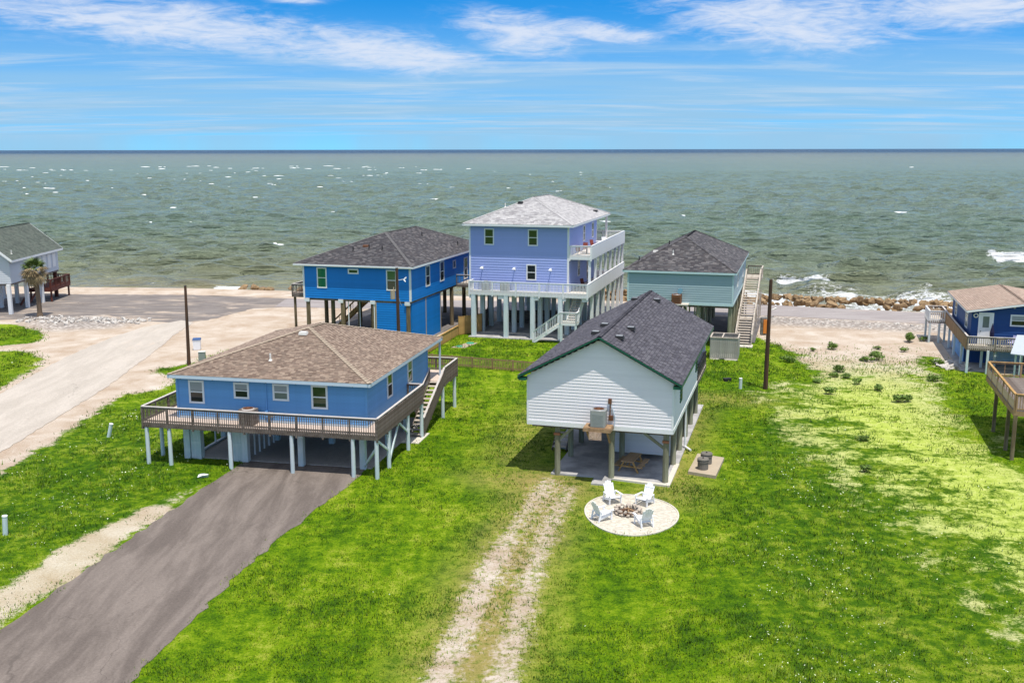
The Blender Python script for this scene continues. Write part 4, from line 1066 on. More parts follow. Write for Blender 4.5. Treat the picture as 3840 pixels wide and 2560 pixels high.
# ------------------------------------------------------------------ white house in front, on the right
def build_W():
    H = thing('beach_house', 'white gabled house on weathered piles with dark charcoal shingle roof', 'house', (FW.x, FW.y, 0), FW.rz)
    u0, u1, v0, v1 = -8.38, .40, -.2, 19.3
    Z0, ZE, ZP = 3.40, 6.0, 8.52
    c = (u0+u1)/2+0.02
    house_box(H, u0, u1, v0, v1, Z0, ZE, M['whiteS'])
    sl = 0.528
    def span(z):
        if z <= ZE+.18: return (0, u1-u0)
        x = (ZP-z)/sl
        return ((c-u0)-x, (c-u0)+x)
    wall(H, 'front', v0, u0, u1, Z0, ZP-.05, M['whiteS'], 0.185, span)
    wall(H, 'back', v1, u0, u1, Z0, ZP-.05, M['whiteS'], 0.2, span, boards=False)
    wall(H, 'right', u1, v0, 13.2, Z0, ZE+.1, M['whiteS'], 0.2)
    wall(H, 'right', u1-1.3, 13.2, v1, Z0, ZE+.1, M['whiteS'], 0.2)
    wall(H, 'left', u0, v0, v1, Z0, ZE+.1, M['whiteS'], 0.2)
    ct = MB().box(-.06, -.06, Z0, .06, .06, ZE+.12).mesh('corner_trim', M['trim'])
    rep('corner_trim', ct, H, [(u0+.025, v0+.025, 0), (u1-.025, v0+.025, 0)])
    part('base_trim', MB().box(u0-.02, v0-.05, Z0-.26, u1+.05, v0-.028, Z0+.02).box(u1+.028, v0-.05, Z0-.26, u1+.05, 13.2, Z0+.02), M['trim'], H)
    # gable roof
    a0, a1, vf, vb, ze, zr = -8.86, .88, -.66, 20.0, 6.2, 8.78
    Lf = [(a0, vb, ze), (a0, vf, ze), (c, vf, zr), (c, vb, zr)]; Rf = [(a1, vf, ze), (a1, vb, ze), (c, vb, zr), (c, vf, zr)]
    mb = MB().face(Lf).face(Rf)
    dz = Vector((0, 0, -.16))
    for f in (Lf, Rf): mb.face([tuple(Vector(p)+dz) for p in reversed(f)])
    rf = part('roof', mb, M['sh_char'], H)
    shingles([Lf, Rf], rf, M['sh_char'], 0.2, 0.36, 6)
    caps(rf, [((c, vf, zr), (c, vb, zr))], M['sh_char'])
    o = Vector((0, 0, -.10))
    for p, q in ((Lf[1], Lf[2]), (Rf[0], Rf[3]), (Lf[0], Lf[3]), (Rf[1], Rf[2])):
        part('rake_board', MB().beam(Vector(p)+o*.6, Vector(q)+o*.45, .05, .085), M['green'], rf)
    for p, q in ((Lf[0], Lf[1]), (Rf[0], Rf[1])):
        part('fascia', MB().beam(Vector(p)+o+Vector((0, 0, -.02)), Vector(q)+o+Vector((0, 0, -.02)), .05, .2), M['green'], rf)
    for s, x in ((1, u0), (-1, u1)):
        part('eave_box', MB().box(min(x, x-s*.44), vf+.03, 5.93, max(x, x-s*.44), v0-.04, 6.1), M['green'], rf)
    roof_vents(rf, Rf, [(c+.85, 1.4), (c+.95, 4.9), (c+.85, 17.2)], 'box')
    roof_vents(rf, Lf, [(c-.75, 2.2), (c-.75, 5.1), (c-.75, 17.0)], 'box')
    vl = MB().box(-.2, -.16, 0, .2, .16, .025).mesh('vent_cap', M['metal'])
    for ch in list(rf.children):
        if ch.name.startswith('roof_vent'): link('vent_cap', vl, rf, (ch.location.x, ch.location.y, ch.location.z+.20))
    window(H, 'right', u1, 3.25, 4.3, 5.45, .95, M['glass'], M['glass'], M['green'])
    window(H, 'right', u1, 12.2, 4.3, 5.3, .9, M['glass'], M['glass'], M['green'])
    window(H, 'left', u0, 5.0, 4.3, 5.4, .95, M['glass'])
    # piles with knee braces
    us, vs = (-6.56, -3.24, 0.0), (.1, 3.75, 7.0, 10.3, 13.6, 16.9)
    posts(H, [(u, v) for u in us for v in vs if not (u == -3.24 and v > 8)], 0, 3.2, .36, M['postg'], True, name='pile')
    bm = MB()
    for v in vs: bm.box(u0+.2, v+.12, 2.92, u1-.1, v+.24, 3.16)
    part('floor_beam', bm, M['weath'], H)
    for p, q in (((-6.5, .1, 2.2), (-5.6, .1, 3.05)), ((-.08, .1, 2.15), (-1.35, .1, 3.05)), ((-3.2, .1, 2.2), (-3.2, 1.0, 3.0)), ((-6.7, .1, 2.2), (-6.7, 1.2, 3.0)), ((0, .2, 2.2), (0, 1.3, 3.05))):
        part('knee_brace', MB().beam(p, q, .1, .16), M['postg'], H)
    rep('bolt_plate', MB().box(-.2, -.24, 2.55, .2, -.18, 2.72).mesh('bolt_plate', M['rust']), H, [(-6.56, .1, 0), (0, .1, 0)])
    # storage room hung under the floor
    rm = M['paleS']
    wall(H, 'front', 4.3, -3.8, -.22, .62, 3.18, M['whiteS'], 0.2)
    wall(H, 'right', -.22, 4.3, 8.6, .62, 3.18, M['whiteS'], 0.2)
    wall(H, 'left', -3.8, 4.3, 8.6, .62, 3.18, M['whiteS'], 0.2, boards=False)
    wall(H, 'back', 8.6, -3.8, -.22, .62, 3.18, M['whiteS'], 0.2, boards=False)
    part('room_base', MB().box(-3.85, 4.24, .48, -.17, 8.65, .62), M['trim'], H)
    # condenser platform and service gear on the gable
    pf = MB().box(-4.7, -1.28, 3.42, -3.1, -.28, 3.5).box(-4.72, -1.33, 3.25, -3.08, -1.25, 3.46).box(-4.72, -1.25, 3.25, -4.64, -.3, 3.42).box(-3.16, -1.25, 3.25, -3.08, -.3, 3.42)
    pf.beam((-4.5, -.25, 2.5), (-4.5, -1.2, 3.3), .09, .14).beam((-3.3, -.25, 2.4), (-3.3, -1.2, 3.3), .09, .14)
    p = part('condenser_platform', pf, M['brown'], H)
    sgn = part('board_sign', MB().box(-4.35, -1.36, 2.78, -3.6, -1.335, 3.26), M['plyw'], p)
    cv = bpy.data.curves.new('number', 'FONT'); cv.body = '516'; cv.size = .46; cv.extrude = .006; cv.align_x = 'CENTER'
    cv.materials.append(mat('faded_paint', (0.60, 0.44, 0.34), 0.8, 0.2, 6))
    tmp = bpy.data.objects.new('number', cv); COL.objects.link(tmp)
    dg = bpy.context.evaluated_depsgraph_get(); me = bpy.data.meshes.new_from_object(tmp.evaluated_get(dg)); bpy.data.objects.remove(tmp)
    link('painted_number', me, p, (-3.97, -1.366, 2.86), rot=(R(90), 0, 0))
    part('electric_meter', MB().box(-3.38, v0-.16, 3.75, -3.12, v0-.03, 4.05).box(-3.42, v0-.14, 4.75, -3.22, v0-.03, 5.05).cyl((-3.3, v0-.09, 4.05), (-3.3, v0-.09, 4.8), .035, .035, 8), M['rust'], H)
    part('conduit', MB().cyl((-3.05, v0-.08, 3.4), (-3.0, v0-.08, 3.95), .03, .03, 6).cyl((-3.0, v0-.08, 3.95), (-3.2, v0-.08, 4.6), .03, .03, 6), M['trimb'], H)
    part('drain_pipe', MB().cyl((.3, 7.6, .1), (.3, 7.6, 3.2), .06, .06, 8).cyl((.3, 7.6, .2), (.75, 7.0, .14), .07, .07, 8), M['plastic'], H)
    # stairs under the house and the rear deck on the right
    stairs(H, (-7.6, 4.9, .1), (-7.6, 9.4, 3.3), 1.0, 'v', M['weath'], M['weathL'], 14)
    deck(H, -.85, .5, 13.3, 19.2, 3.4, M['weathL'], 'v', .2, M['weath'], .3)
    railing(H, (.45, 13.35, 3.4), (.45, 19.1, 3.4), h=1.0, m=M['weath'], mcap=M['weath'], sp=.14)
    return H
build_W()
air_conditioner(FW, -3.88, -.8, 3.5, .88, .82, 1.0, 'grey air conditioner on a timber bracket at the white house gable', M['metal'], top=M['metal'])

# ------------------------------------------------------------------ lavender house, three levels
def build_P():
    H = thing('beach_house', 'tall lavender house with white balconies, white piles and pale grey hip roof', 'house', (FP.x, FP.y, 0), FP.rz)
    u0, u1, v0, v1 = -7.28, 3.45, 1.5, 16.6
    Z0, Z1 = 4.85, 11.66
    house_box(H, u0, u1, v0, v1, Z0, Z1, M['lav'])
    wall(H, 'front', v0, u0, u1, Z0, Z1, M['lav'], 0.27)
    wall(H, 'right', u1, v0, v1, Z0, Z1, M['lav'], 0.27)
    wall(H, 'left', u0, v0, v1, Z0, Z1, M['lav'], 0.225)
    wall(H, 'back', v1, u0, u1, Z0, Z1, M['lav'], 0.225, boards=False)
    rep('corner_trim', MB().box(-.09, -.09, Z0, .09, .09, Z1).mesh('corner_trim', M['trim']), H, [(u0+.04, v0+.04, 0), (u1-.04, v0+.04, 0), (u1-.04, v1-.04, 0)])
    dk = M['glass']
    window(H, 'front', v0, -5.1, 9.6, 11.34, 1.08, M['glasso'], M['glasso'])
    window(H, 'front', v0, -.34, 9.6, 11.34, 1.08, M['glasso'], M['glasso'])
    window(H, 'front', v0, -.5, 6.0, 7.68, 1.08, dk, dk, blind=0.0)
    window(H, 'right', u1, 9.2, 9.55, 11.3, 1.1, dk, M['glassp'])
    window(H, 'right', u1, 14.1, 9.55, 11.3, 1.1, dk, M['glassp'])
    window(H, 'right', u1, 6.5, 6.0, 7.7, 1.1, dk, dk)
    window(H, 'right', u1, 11.5, 5.0, 7.3, 1.3, dk, dk)
    rf = hip_roof(H, -7.8, 4.1, .72, 21.9, 11.84, (-1.9, 7.6, 14.3), (-1.85, 14.3, 14.35), M['sh_white'], M['trim'], 0.22, 8, mat_capw)
    fr = [(-7.8, .6, 11.84), (4.1, .6, 11.84), (-1.9, 7.6, 14.3)]; sr = [(4.1, .6, 11.84), (4.1, 21.9, 11.84), (-1.85, 14.3, 14.35)]
    roof_vents(rf, fr, [(-2.9, 6.0)], 'box'); roof_vents(rf, sr, [(3.1, 17.5)], 'box')
    roof_vents(rf, fr, [(-4.3, 4.9)], 'pipe', M['ventl'])
    # decks: main level all round front and right, upper level on the right
    W_ = M['trim']
    deck(H, -6.9, 5.85, -.12, 1.42, 4.85, M['deckw'], 'u', .2, W_, .36)
    deck(H, 3.55, 5.85, 1.43, 22.3, 4.85, M['deckw'], 'u', .2, W_, .36, boards=False)
    deck(H, 3.55, 5.85, 1.6, 22.3, 8.62, M['deckw'], 'u', .2, W_, .36, boards=True)
    deck(H, -6.9, 3.54, 16.7, 22.3, 4.85, M['deckw'], 'u', .2, W_, .36, boards=False)
    deck(H, -6.9, 3.54, 16.7, 22.3, 8.62, M['deckw'], 'u', .2, W_, .36, boards=False)
    kw = dict(h=1.12, m=W_, mcap=W_, mbal=W_, post=2.6, sp=.15, skirt=.36, bw=.05, pw=.14, top_w=.17)
    railing(H, (-6.85, -.1, 4.85), (5.8, -.1, 4.85), **kw)
    railing(H, (5.8, -.05, 4.85), (5.8, 22.25, 4.85), **{**kw, 'bw': .085, 'sp': .16})
    railing(H, (3.55, 1.64, 8.62), (5.8, 1.64, 8.62), **kw)
    railing(H, (5.8, 1.7, 8.62), (5.8, 22.25, 8.62), joined=True, **{**kw, 'bw': .085, 'sp': .12})
    railing(H, (5.7, 22.25, 8.62), (-6.8, 22.25, 8.62), joined=True, **{**kw, 'skirt': 0})
    railing(H, (-6.85, 1.3, 4.85), (-6.85, -.05, 4.85), **kw)
    vs = (.1, 3.3, 6.5, 9.7, 12.9, 16.1, 19.3, 22.1)
    posts(H, [(u, v) for u in (-6.43, -2.88, .0, 2.95) for v in vs] , 0, 4.5, .46, M['postw'], name='pile')
    posts(H, [(5.62, v) for v in vs if v > 1], 0, 4.5, .34, M['trim'], name='pile')
    posts(H, [(5.62, v) for v in (1.85, 4.9, 7.9, 10.9, 13.9, 16.9, 19.6, 22.1)], 4.85, 8.27, .26, M['trim'], name='balcony_post')
    posts(H, [(3.7, 21.6), (0, 21.6), (-6.6, 21.6)], 8.62, 11.65, .24, M['trim'], name='porch_post')
    cap = MB().box(-.32, -.16, 4.12, .32, .16, 4.46).mesh('pile_cap', M['trim'])
    rep('pile_cap', cap, H, [(-6.55, .1, 0), (-3.4, .1, 0), (.35, .1, 0), (3.2, .1, 0), (5.5, .3, 0)])
    part('floor_beam', MB().box(-6.7, 3.2, 4.12, 5.7, 3.42, 4.48).box(-6.7, 9.6, 4.12, 5.7, 9.82, 4.48).box(-6.7, 16, 4.12, 5.7, 16.2, 4.48), M['trim'], H)
    # wall lamps with long arms
    for u in (-5.83, -2.3, 1.61):
        l = part('wall_lamp', MB().box(u-.05, v0-.5, 7.22, u+.05, v0-.03, 7.28).box(u-.08, v0-.06, 7.0, u+.08, v0-.031, 7.34), M['trim'], H)
        part('lamp_shade', MB().cyl((u, v0-.5, 7.16), (u, v0-.5, 7.34), .2, .06, 10), M['trim'], l)
    part('service_box', MB().box(-5.65, v0-.2, 5.35, -5.25, v0-.03, 5.85).box(-5.05, v0-.12, 5.4, -4.9, v0-.03, 5.8), M['metal'], H)
    # front stairs: flight along the house, landing, second flight up into the deck
    S = M['trim']
    stairs(H, (.55, -1.15, .1), (3.35, -1.15, 2.15), 1.15, 'u', S, M['deckw'], 11)
    deck(H, 3.35, 5.05, -1.75, -.5, 2.2, M['deckw'], 'u', .2, S, .28, name='landing')
    kr = dict(h=1.08, m=S, mcap=S, mbal=S, post=1.6, sp=.17, bw=.05, pw=.12)
    railing(H, (.5, -1.72, .12), (3.35, -1.72, 2.2), **kr)
    railing(H, (3.38, -1.72, 2.2), (5.02, -1.72, 2.2), **kr)
    railing(H, (5.02, -1.72, 2.2), (5.02, -.5, 2.2), **kr)
    stairs(H, (4.3, -.5, 2.2), (4.3, 3.6, 4.8), 1.15, 'v', S, M['deckw'], 13)
    part('stair_guard', MB().hexa([(4.93, -.5, 2.0), (4.97, -.5, 2.0), (4.97, 3.6, 4.3), (4.93, 3.6, 4.3), (4.93, -.5, 3.25), (4.97, -.5, 3.25), (4.97, 2.0, 4.45), (4.93, 2.0, 4.45)]), S, H)
    posts(H, [(3.45, -1.65), (4.95, -1.65)], 0, 1.95, .2, M['postw'], name='landing_post')
    # slatted storage screens under the house
    part('storage_screen', MB().box(-5.2, 9.2, .1, -2.6, 9.3, 1.5).box(-2.4, 9.6, .1, 2.6, 9.7, 1.55), M['weath'], H)
    return H
mat_capw = mat('pale_ridge_cap', (0.50, 0.485, 0.485), 0.85, 0.12, 3)
build_P()
for (u, lab) in ((-5.25, 'white air conditioner behind the lower front railing of the lavender house, nearer the azure house'),
                 (-3.2, 'white air conditioner behind the lower front railing of the lavender house, beside the middle lamp')):
    air_conditioner(FP, u, .75, 4.86, .85, .8, .85, lab, M['metal'], 'air conditioners on the lavender house deck')


def patio_chair(F, u, v, z, rz, label, m, group=None):
    t = thing('patio_chair', label, 'chair', F.p(u, v, z), F.rz+rz, group)
    part('seat', MB().box(-.26, -.26, .38, .26, .26, .44), m, t)
    part('backrest', MB().beam((0, .26, .42), (0, .42, 1.02), .5, .05, (0, 1, 0)), m, t)
    for x, y in ((-.23, -.23), (.23, -.23), (-.23, .23), (.23, .23)): part('leg', MB().box(x-.02, y-.02, 0, x+.02, y+.02, .38), m, t)
    for x in (-.28, .28): part('armrest', MB().box(x-.03, -.26, .6, x+.03, .28, .64), m, t)
    return t
def patio_table(F, u, v, z, r, label, m):
    t = thing('patio_table', label, 'table', F.p(u, v, z), F.rz)
    part('tabletop', MB().cyl((0, 0, .7), (0, 0, .75), r, r, 20), m, t)
    part('pedestal', MB().cyl((0, 0, .03), (0, 0, .7), .05, .05, 8), m, t)
    part('foot', MB().box(-r*.6, -.04, 0, r*.6, .04, .03).box(-.04, -r*.6, .002, .04, r*.6, .032), m, t)
    return t
red2 = mat('red_wicker', (0.20, 0.045, 0.03), 0.7, 0.2, 8)
patio_table(FP, 4.75, 4.6, 8.62, .65, 'round red-brown table on the upper balcony of the lavender house', red2)
patio_chair(FP, 4.2, 3.2, 8.62, R(170), 'red-brown chair at the balcony corner, in front of the round table', red2)
patio_chair(FP, 4.3, 6.0, 8.62, R(10), 'red-brown chair on the balcony, just behind the round table', red2)
patio_chair(FP, 4.5, 9.8, 8.62, R(60), 'dark red lounge chair farther along the upper balcony', red2)
patio_table(FP, 4.9, 11.4, 8.62, .55, 'small pale table far along the upper balcony', M['trim'])
patio_chair(FP, 5.0, 13.6, 8.62, R(30), 'white chair at the far end of the upper balcony', M['trim'])
patio_chair(FP, 4.4, 5.2, 4.85, R(60), 'brown wooden chair on the covered lower balcony of the lavender house', M['red'])

# ------------------------------------------------------------------ azure house
def build_B():
    H = thing('beach_house', 'azure blue house on timber piles with dark mottled hip roof', 'house', (FB.x, FB.y, 0), FB.rz)
    u0, u1, v0, v1 = -11.76, 0.0, -12.83, 10.6
    Z0, Z1 = 4.55, 7.95
    house_box(H, u0, u1, v0, v1, Z0, Z1, M['blueB'])
    wall(H, 'front', v0, u0, u1, Z0, Z1, M['blueB'], 0.24)
    wall(H, 'right', u1, v0, v1, Z0, Z1, M['blueB'], 0.24)
    wall(H, 'left', u0, v0, v1, Z0, Z1, M['blueB'], 0.24)
    wall(H, 'back', v1, u0, u1, Z0, Z1, M['blueB'], 0.24, boards=False)
    rep('corner_trim', MB().box(-.09, -.09, Z0, .09, .09, Z1).mesh('corner_trim', M['trim']), H, [(u0+.04, v0+.04, 0), (u1-.04, v0+.04, 0)])
    window(H, 'front', v0, -9.66, 5.6, 7.72, 1.1, M['glassg'], M['glassg'])
    window(H, 'front', v0, -6.15, 7.15, 7.68, 1.16, M['glasso'], split=False, tw=.13)
    window(H, 'front', v0, -2.02, 5.6, 7.68, 1.1, mat_glass('reflecting_glass', (0.05, 0.13, 0.06)), M['glasso'])
    window(H, 'right', u1, -8.05, 5.5, 7.68, 1.25, M['glasso'], M['glass'])
    window(H, 'right', u1, -3.7, 5.5, 7.68, 1.3, M['glass'], M['glass'])
    window(H, 'right', u1, .35, 6.45, 7.38, 1.0, M['glass'], split=False)
    window(H, 'right', u1, 4.3, 4.8, 7.3, 1.3, M['glass'], M['glass'])
    rf = hip_roof(H, -12.62, .42, -13.3, 11.2, 8.07, (-6.25, -4.2, 10.66), (-6.25, 4.9, 10.66), M['sh_dark'], M['trim'], 0.21, 10, mat_capg)
    fr = [(-12.62, -13.3, 8.07), (.42, -13.3, 8.07), (-6.25, -4.2, 10.66)]; sr = [(.42, -13.3, 8.07), (.42, 11.2, 8.07), (-6.25, 4.9, 10.66)]
    roof_vents(rf, fr, [(-7.6, -9.6), (-6.1, -8.9), (-4.5, -9.2)], 'pipe')
    roof_vents(rf, fr, [(-6.7, -8.4)], 'box', M['rust'])
    roof_vents(rf, sr, [(-4.2, 1.5), (-1.0, 4.6)], 'pipe')
    part('gutter', MB().box(-12.6, -13.4, 7.93, .46, -13.34, 8.05), M['trim'], rf)
    # enclosed store at ground level
    wall(H, 'front', v0+.06, -3.75, -.42, .07, 4.42, M['blueB'], 0.24)
    wall(H, 'right', u1-.08, v0+.35, -8.6, .07, 4.42, M['blueB'], 0.24)
    wall(H, 'right', u1-.08, -8.4, -4.15, .07, 4.42, M['blueB'], 0.24)
    wall(H, 'back', -4.05, -3.75, -.1, .07, 4.42, M['blueB'], 0.24, boards=False)
    wall(H, 'left', -3.75, v0+.1, -4.1, .07, 4.42, M['blueB'], 0.24, boards=False)
    part('door_trim', MB().box(-.14, -8.6, .07, -.04, -8.4, 4.4).box(-.16, -4.14, .07, -.02, -3.98, 4.4).box(-3.85, v0+.0, .07, -3.74, v0+.14, 4.4), M['tan_conc'], H)
    sp = [(-11.38, v0+.12), (-9.13, -11.6), (-7.5, v0+.12), (-4.05, v0+.12), (-.33, v0+.1)]
    sp += [(u, v) for u in (-11.38, -7.5, -4.05) for v in (-8.6, -4.3, 0, 4.3, 8.4)] + [(-.2, v) for v in (0.0, 4.3, 8.4)] + [(2.2, 1.4), (2.2, 6.5)]
    posts(H, sp, 0, 4.4, .46, M['postb'], True, name='pile')
    rep('pile_cap', MB().box(-.26, -.16, 4.16, .26, .16, 4.5).mesh('pile_cap', M['trim']), H, [(-11.4, v0+.02, 0), (-7.62, v0+.02, 0), (-4.1, v0+.02, 0), (-.35, v0+.0, 0)])
    # timber stairs and plywood room under the house
    stairs(H, (-11.6, -6.2, .1), (-6.9, -6.2, 4.3), 1.2, 'u', M['tan'], M['tan'], 18)
    railing(H, (-11.6, -6.8, .1), (-7.2, -6.8, 4.1), h=1.0, m=M['tan'], mcap=M['tan'], post=2.0, sp=.5)
    part('storage_room', MB().box(-6.4, -8.2, .07, -4.6, -6.2, 3.9), M['tan'], H)
    part('dark_partition', MB().box(-6.0, -4.2, .07, -3.9, -4.1, 4.3), M['weath'], H)
    wp = MB().cyl((-6.9, v0+.2, 0), (-6.9, v0+.2, 4.4), .05, .05, 8).cyl((-6.2, -11.4, 0), (-6.2, -11.4, 4.4), .05, .05, 8).cyl((-3.95, v0-.05, 0), (-3.95, v0-.05, 4.3), .05, .05, 8)
    part('drain_pipe', wp, M['plastic'], H)
    # side decks
    deck(H, -14.2, -11.85, -10.9, -3, 4.55, M['weath'], 'u', .2, M['weath'], .3, boards=False)
    railing(H, (-14.15, -10.85, 4.55), (-11.9, -10.85, 4.55), h=1.1, m=M['weath'], mcap=M['cap'], sp=.3)
    railing(H, (-14.15, -3, 4.55), (-14.15, -10.9, 4.55), h=1.1, m=M['weath'], mcap=M['cap'], sp=.3)
    posts(H, [(-14, -10.6), (-14, -3.4)], 0, 4.3, .3, M['postb'], True, name='pile')
    deck(H, .08, 2.4, .9, 7.5, 4.6, M['weathL'], 'u', .2, M['weath'], .3, boards=False)
    railing(H, (.1, .95, 4.6), (2.35, .95, 4.6), h=1.1, m=M['weath'], mcap=M['cap'], sp=.3)
    railing(H, (2.35, .95, 4.6), (2.35, 7.4, 4.6), h=1.1, m=M['weath'], mcap=M['cap'], sp=.3)
    return H
mat_capg = mat('grey_ridge_cap', (0.14, 0.135, 0.135), 0.85, 0.15, 3)
build_B()

# ------------------------------------------------------------------ teal house
def build_T():
    H = thing('beach_house', 'teal grey house on piles with dark hip roof and long bleached stairs', 'house', (FT.x, FT.y, 0), FT.rz)
    u0, u1, v0, v1 = -10.35, .08, -.71, 20.0
    Z0, Z1 = 4.45, 7.42
    house_box(H, u0, u1, v0, v1, Z0, Z1, M['teal'])
    wall(H, 'front', v0, u0, u1, Z0, Z1, M['teal'], 0.22)
    wall(H, 'right', u1, v0, v1, Z0, Z1, M['teal'], 0.22)
    wall(H, 'left', u0, v0, v1, Z0, Z1, M['teal'], 0.22)
    wall(H, 'back', v1, u0, u1, Z0, Z1, M['teal'], 0.22, boards=False)
    pt_ = mat('pale_teal_trim', (0.44, 0.58, 0.60), 0.5, 0.05, 4)
    rep('corner_trim', MB().box(-.08, -.08, Z0, .08, .08, Z1).mesh('corner_trim', pt_), H, [(u0+.03, v0+.03, 0), (u1-.03, v0+.03, 0)])
    part('base_trim', MB().box(u0, v0-.06, Z0-.22, u1+.05, v0-.032, Z0+.03).box(u1+.032, v0-.06, Z0-.22, u1+.06, v1, Z0+.03), pt_, H)
    rf = hip_roof(H, -10.85, .38, -.98, 20.5, 7.56, (-5.3, 5.2, 10.5), (-5.3, 13.9, 10.5), M['sh_dark'], pt_, 0.21, 12, M['sh_dark'])
    fr = [(-10.85, -.98, 7.56), (.38, -.98, 7.56), (-5.3, 5.2, 10.5)]; sl = [(-10.85, 20.5, 7.56), (-10.85, -.98, 7.56), (-5.3, 5.2, 10.5)]
    roof_vents(rf, fr, [(-6.2, 1.9)], 'pipe', M['ventl']); roof_vents(rf, sl, [(-8.2, 3.5)], 'box', M['ventl']); roof_vents(rf, sl, [(-7.2, 6.5), (-9.6, 1.5)], 'pipe')
    window(H, 'right', u1, 5.5, 5.4, 7.0, 1.1); window(H, 'right', u1, 14.5, 5.4, 7.0, 1.1)
    posts(H, [(u, v) for u in (-10.0, -6.6, -3.3, -.15) for v in (-.35, 4.2, 8.8, 13.4, 18)], 0, 4.3, .42, M['postg'], True, name='pile')
    part('floor_beam', MB().box(u0, 4.1, 4.0, u1, 4.3, 4.23).box(u0, 8.7, 4.0, u1, 8.9, 4.23).box(u0, -.5, 4.0, u1, -.3, 4.23), M['weath'], H)
    # condenser platform
    pf = MB().box(-5.8, -1.75, 4.3, -4.15, -.76, 4.42)
    pf.beam((-5.6, -.8, 3.6), (-5.6, -1.65, 4.25), .08, .12).beam((-4.35, -.8, 3.6), (-4.35, -1.65, 4.25), .08, .12)
    part('condenser_platform', pf, M['pale_conc'], H)
    dish = MB().cyl((-5.0, v0-.05, 4.6), (-5.0, v0-.3, 5.5), .035, .035, 6).cyl((-5.0, v0-.3, 5.6), (-5.05, v0-.42, 5.66), .06, .3, 12).beam((-5.3, v0-.2, 5.4), (-4.9, v0-.3, 5.25), .04, .04)
    part('satellite_dish', dish, M['trimb'] if False else mat('teal_metal', (0.10, 0.22, 0.28), 0.5, 0.1, 4), H)
    # lattice of narrow posts under the platform
    sm = MB().box(-.07, -.07, 0, .07, .07, 4.0).mesh('screen_post', M['weathL'])
    rep('screen_post', sm, H, [(-5.6+i*.55, 3.0, 0) for i in range(6)])
    # the long straight stairs up the right side
    S = M['weathL']
    f1, t1 = (1.15, 1.3, .1), (1.15, 6.6, 1.9)
    stairs(H, f1, t1, 1.6, 'v', S, S, 10)
    deck(H, .35, 1.95, 6.6, 7.9, 1.95, S, 'u', .2, S, .25, name='landing')
    stairs(H, (1.15, 7.9, 1.95), (1.15, 17.6, 4.9), 1.6, 'v', S, S, 16)
    deck(H, .3, 2.1, 17.6, 20.6, 4.95, S, 'u', .2, S, .25, name='landing')
    kw = dict(h=1.0, m=S, mcap=S, mbal=S, post=2.4, sp=.5)
    for x in (.36, 1.94):
        railing(H, (x, 1.3, .2), (x, 6.6, 1.95), **kw); railing(H, (x, 6.7, 1.95), (x, 7.9, 1.95), **kw); railing(H, (x, 7.9, 1.98), (x, 17.6, 4.95), **kw)
    railing(H, (2.05, 17.6, 4.95), (2.05, 20.5, 4.95), **{**kw, 'sp': .2, 'h': 1.1}); railing(H, (2.05, 20.55, 4.95), (.35, 20.55, 4.95), **{**kw, 'sp': .2, 'h': 1.1, 'm': M['weath'], 'mcap': M['weath']})
    posts(H, [(.42, 6.9), (1.88, 6.9), (.42, 12.5), (1.88, 12.5), (.42, 17.8), (1.88, 17.8), (1.95, 20.4)], 0, 1.7, .14, S, name='stair_post')
    posts(H, [(.42, 12.6), (1.88, 12.6), (.42, 17.9), (1.88, 17.9), (1.95, 20.5)], 1.6, 3.2, .14, S, name='stair_post')
    return H
build_T()
air_conditioner(FT, -5.35, -1.25, 4.42, .95, .85, .9, 'rust brown air conditioner on the platform of the teal house', M['rust'], top=M['metal'])

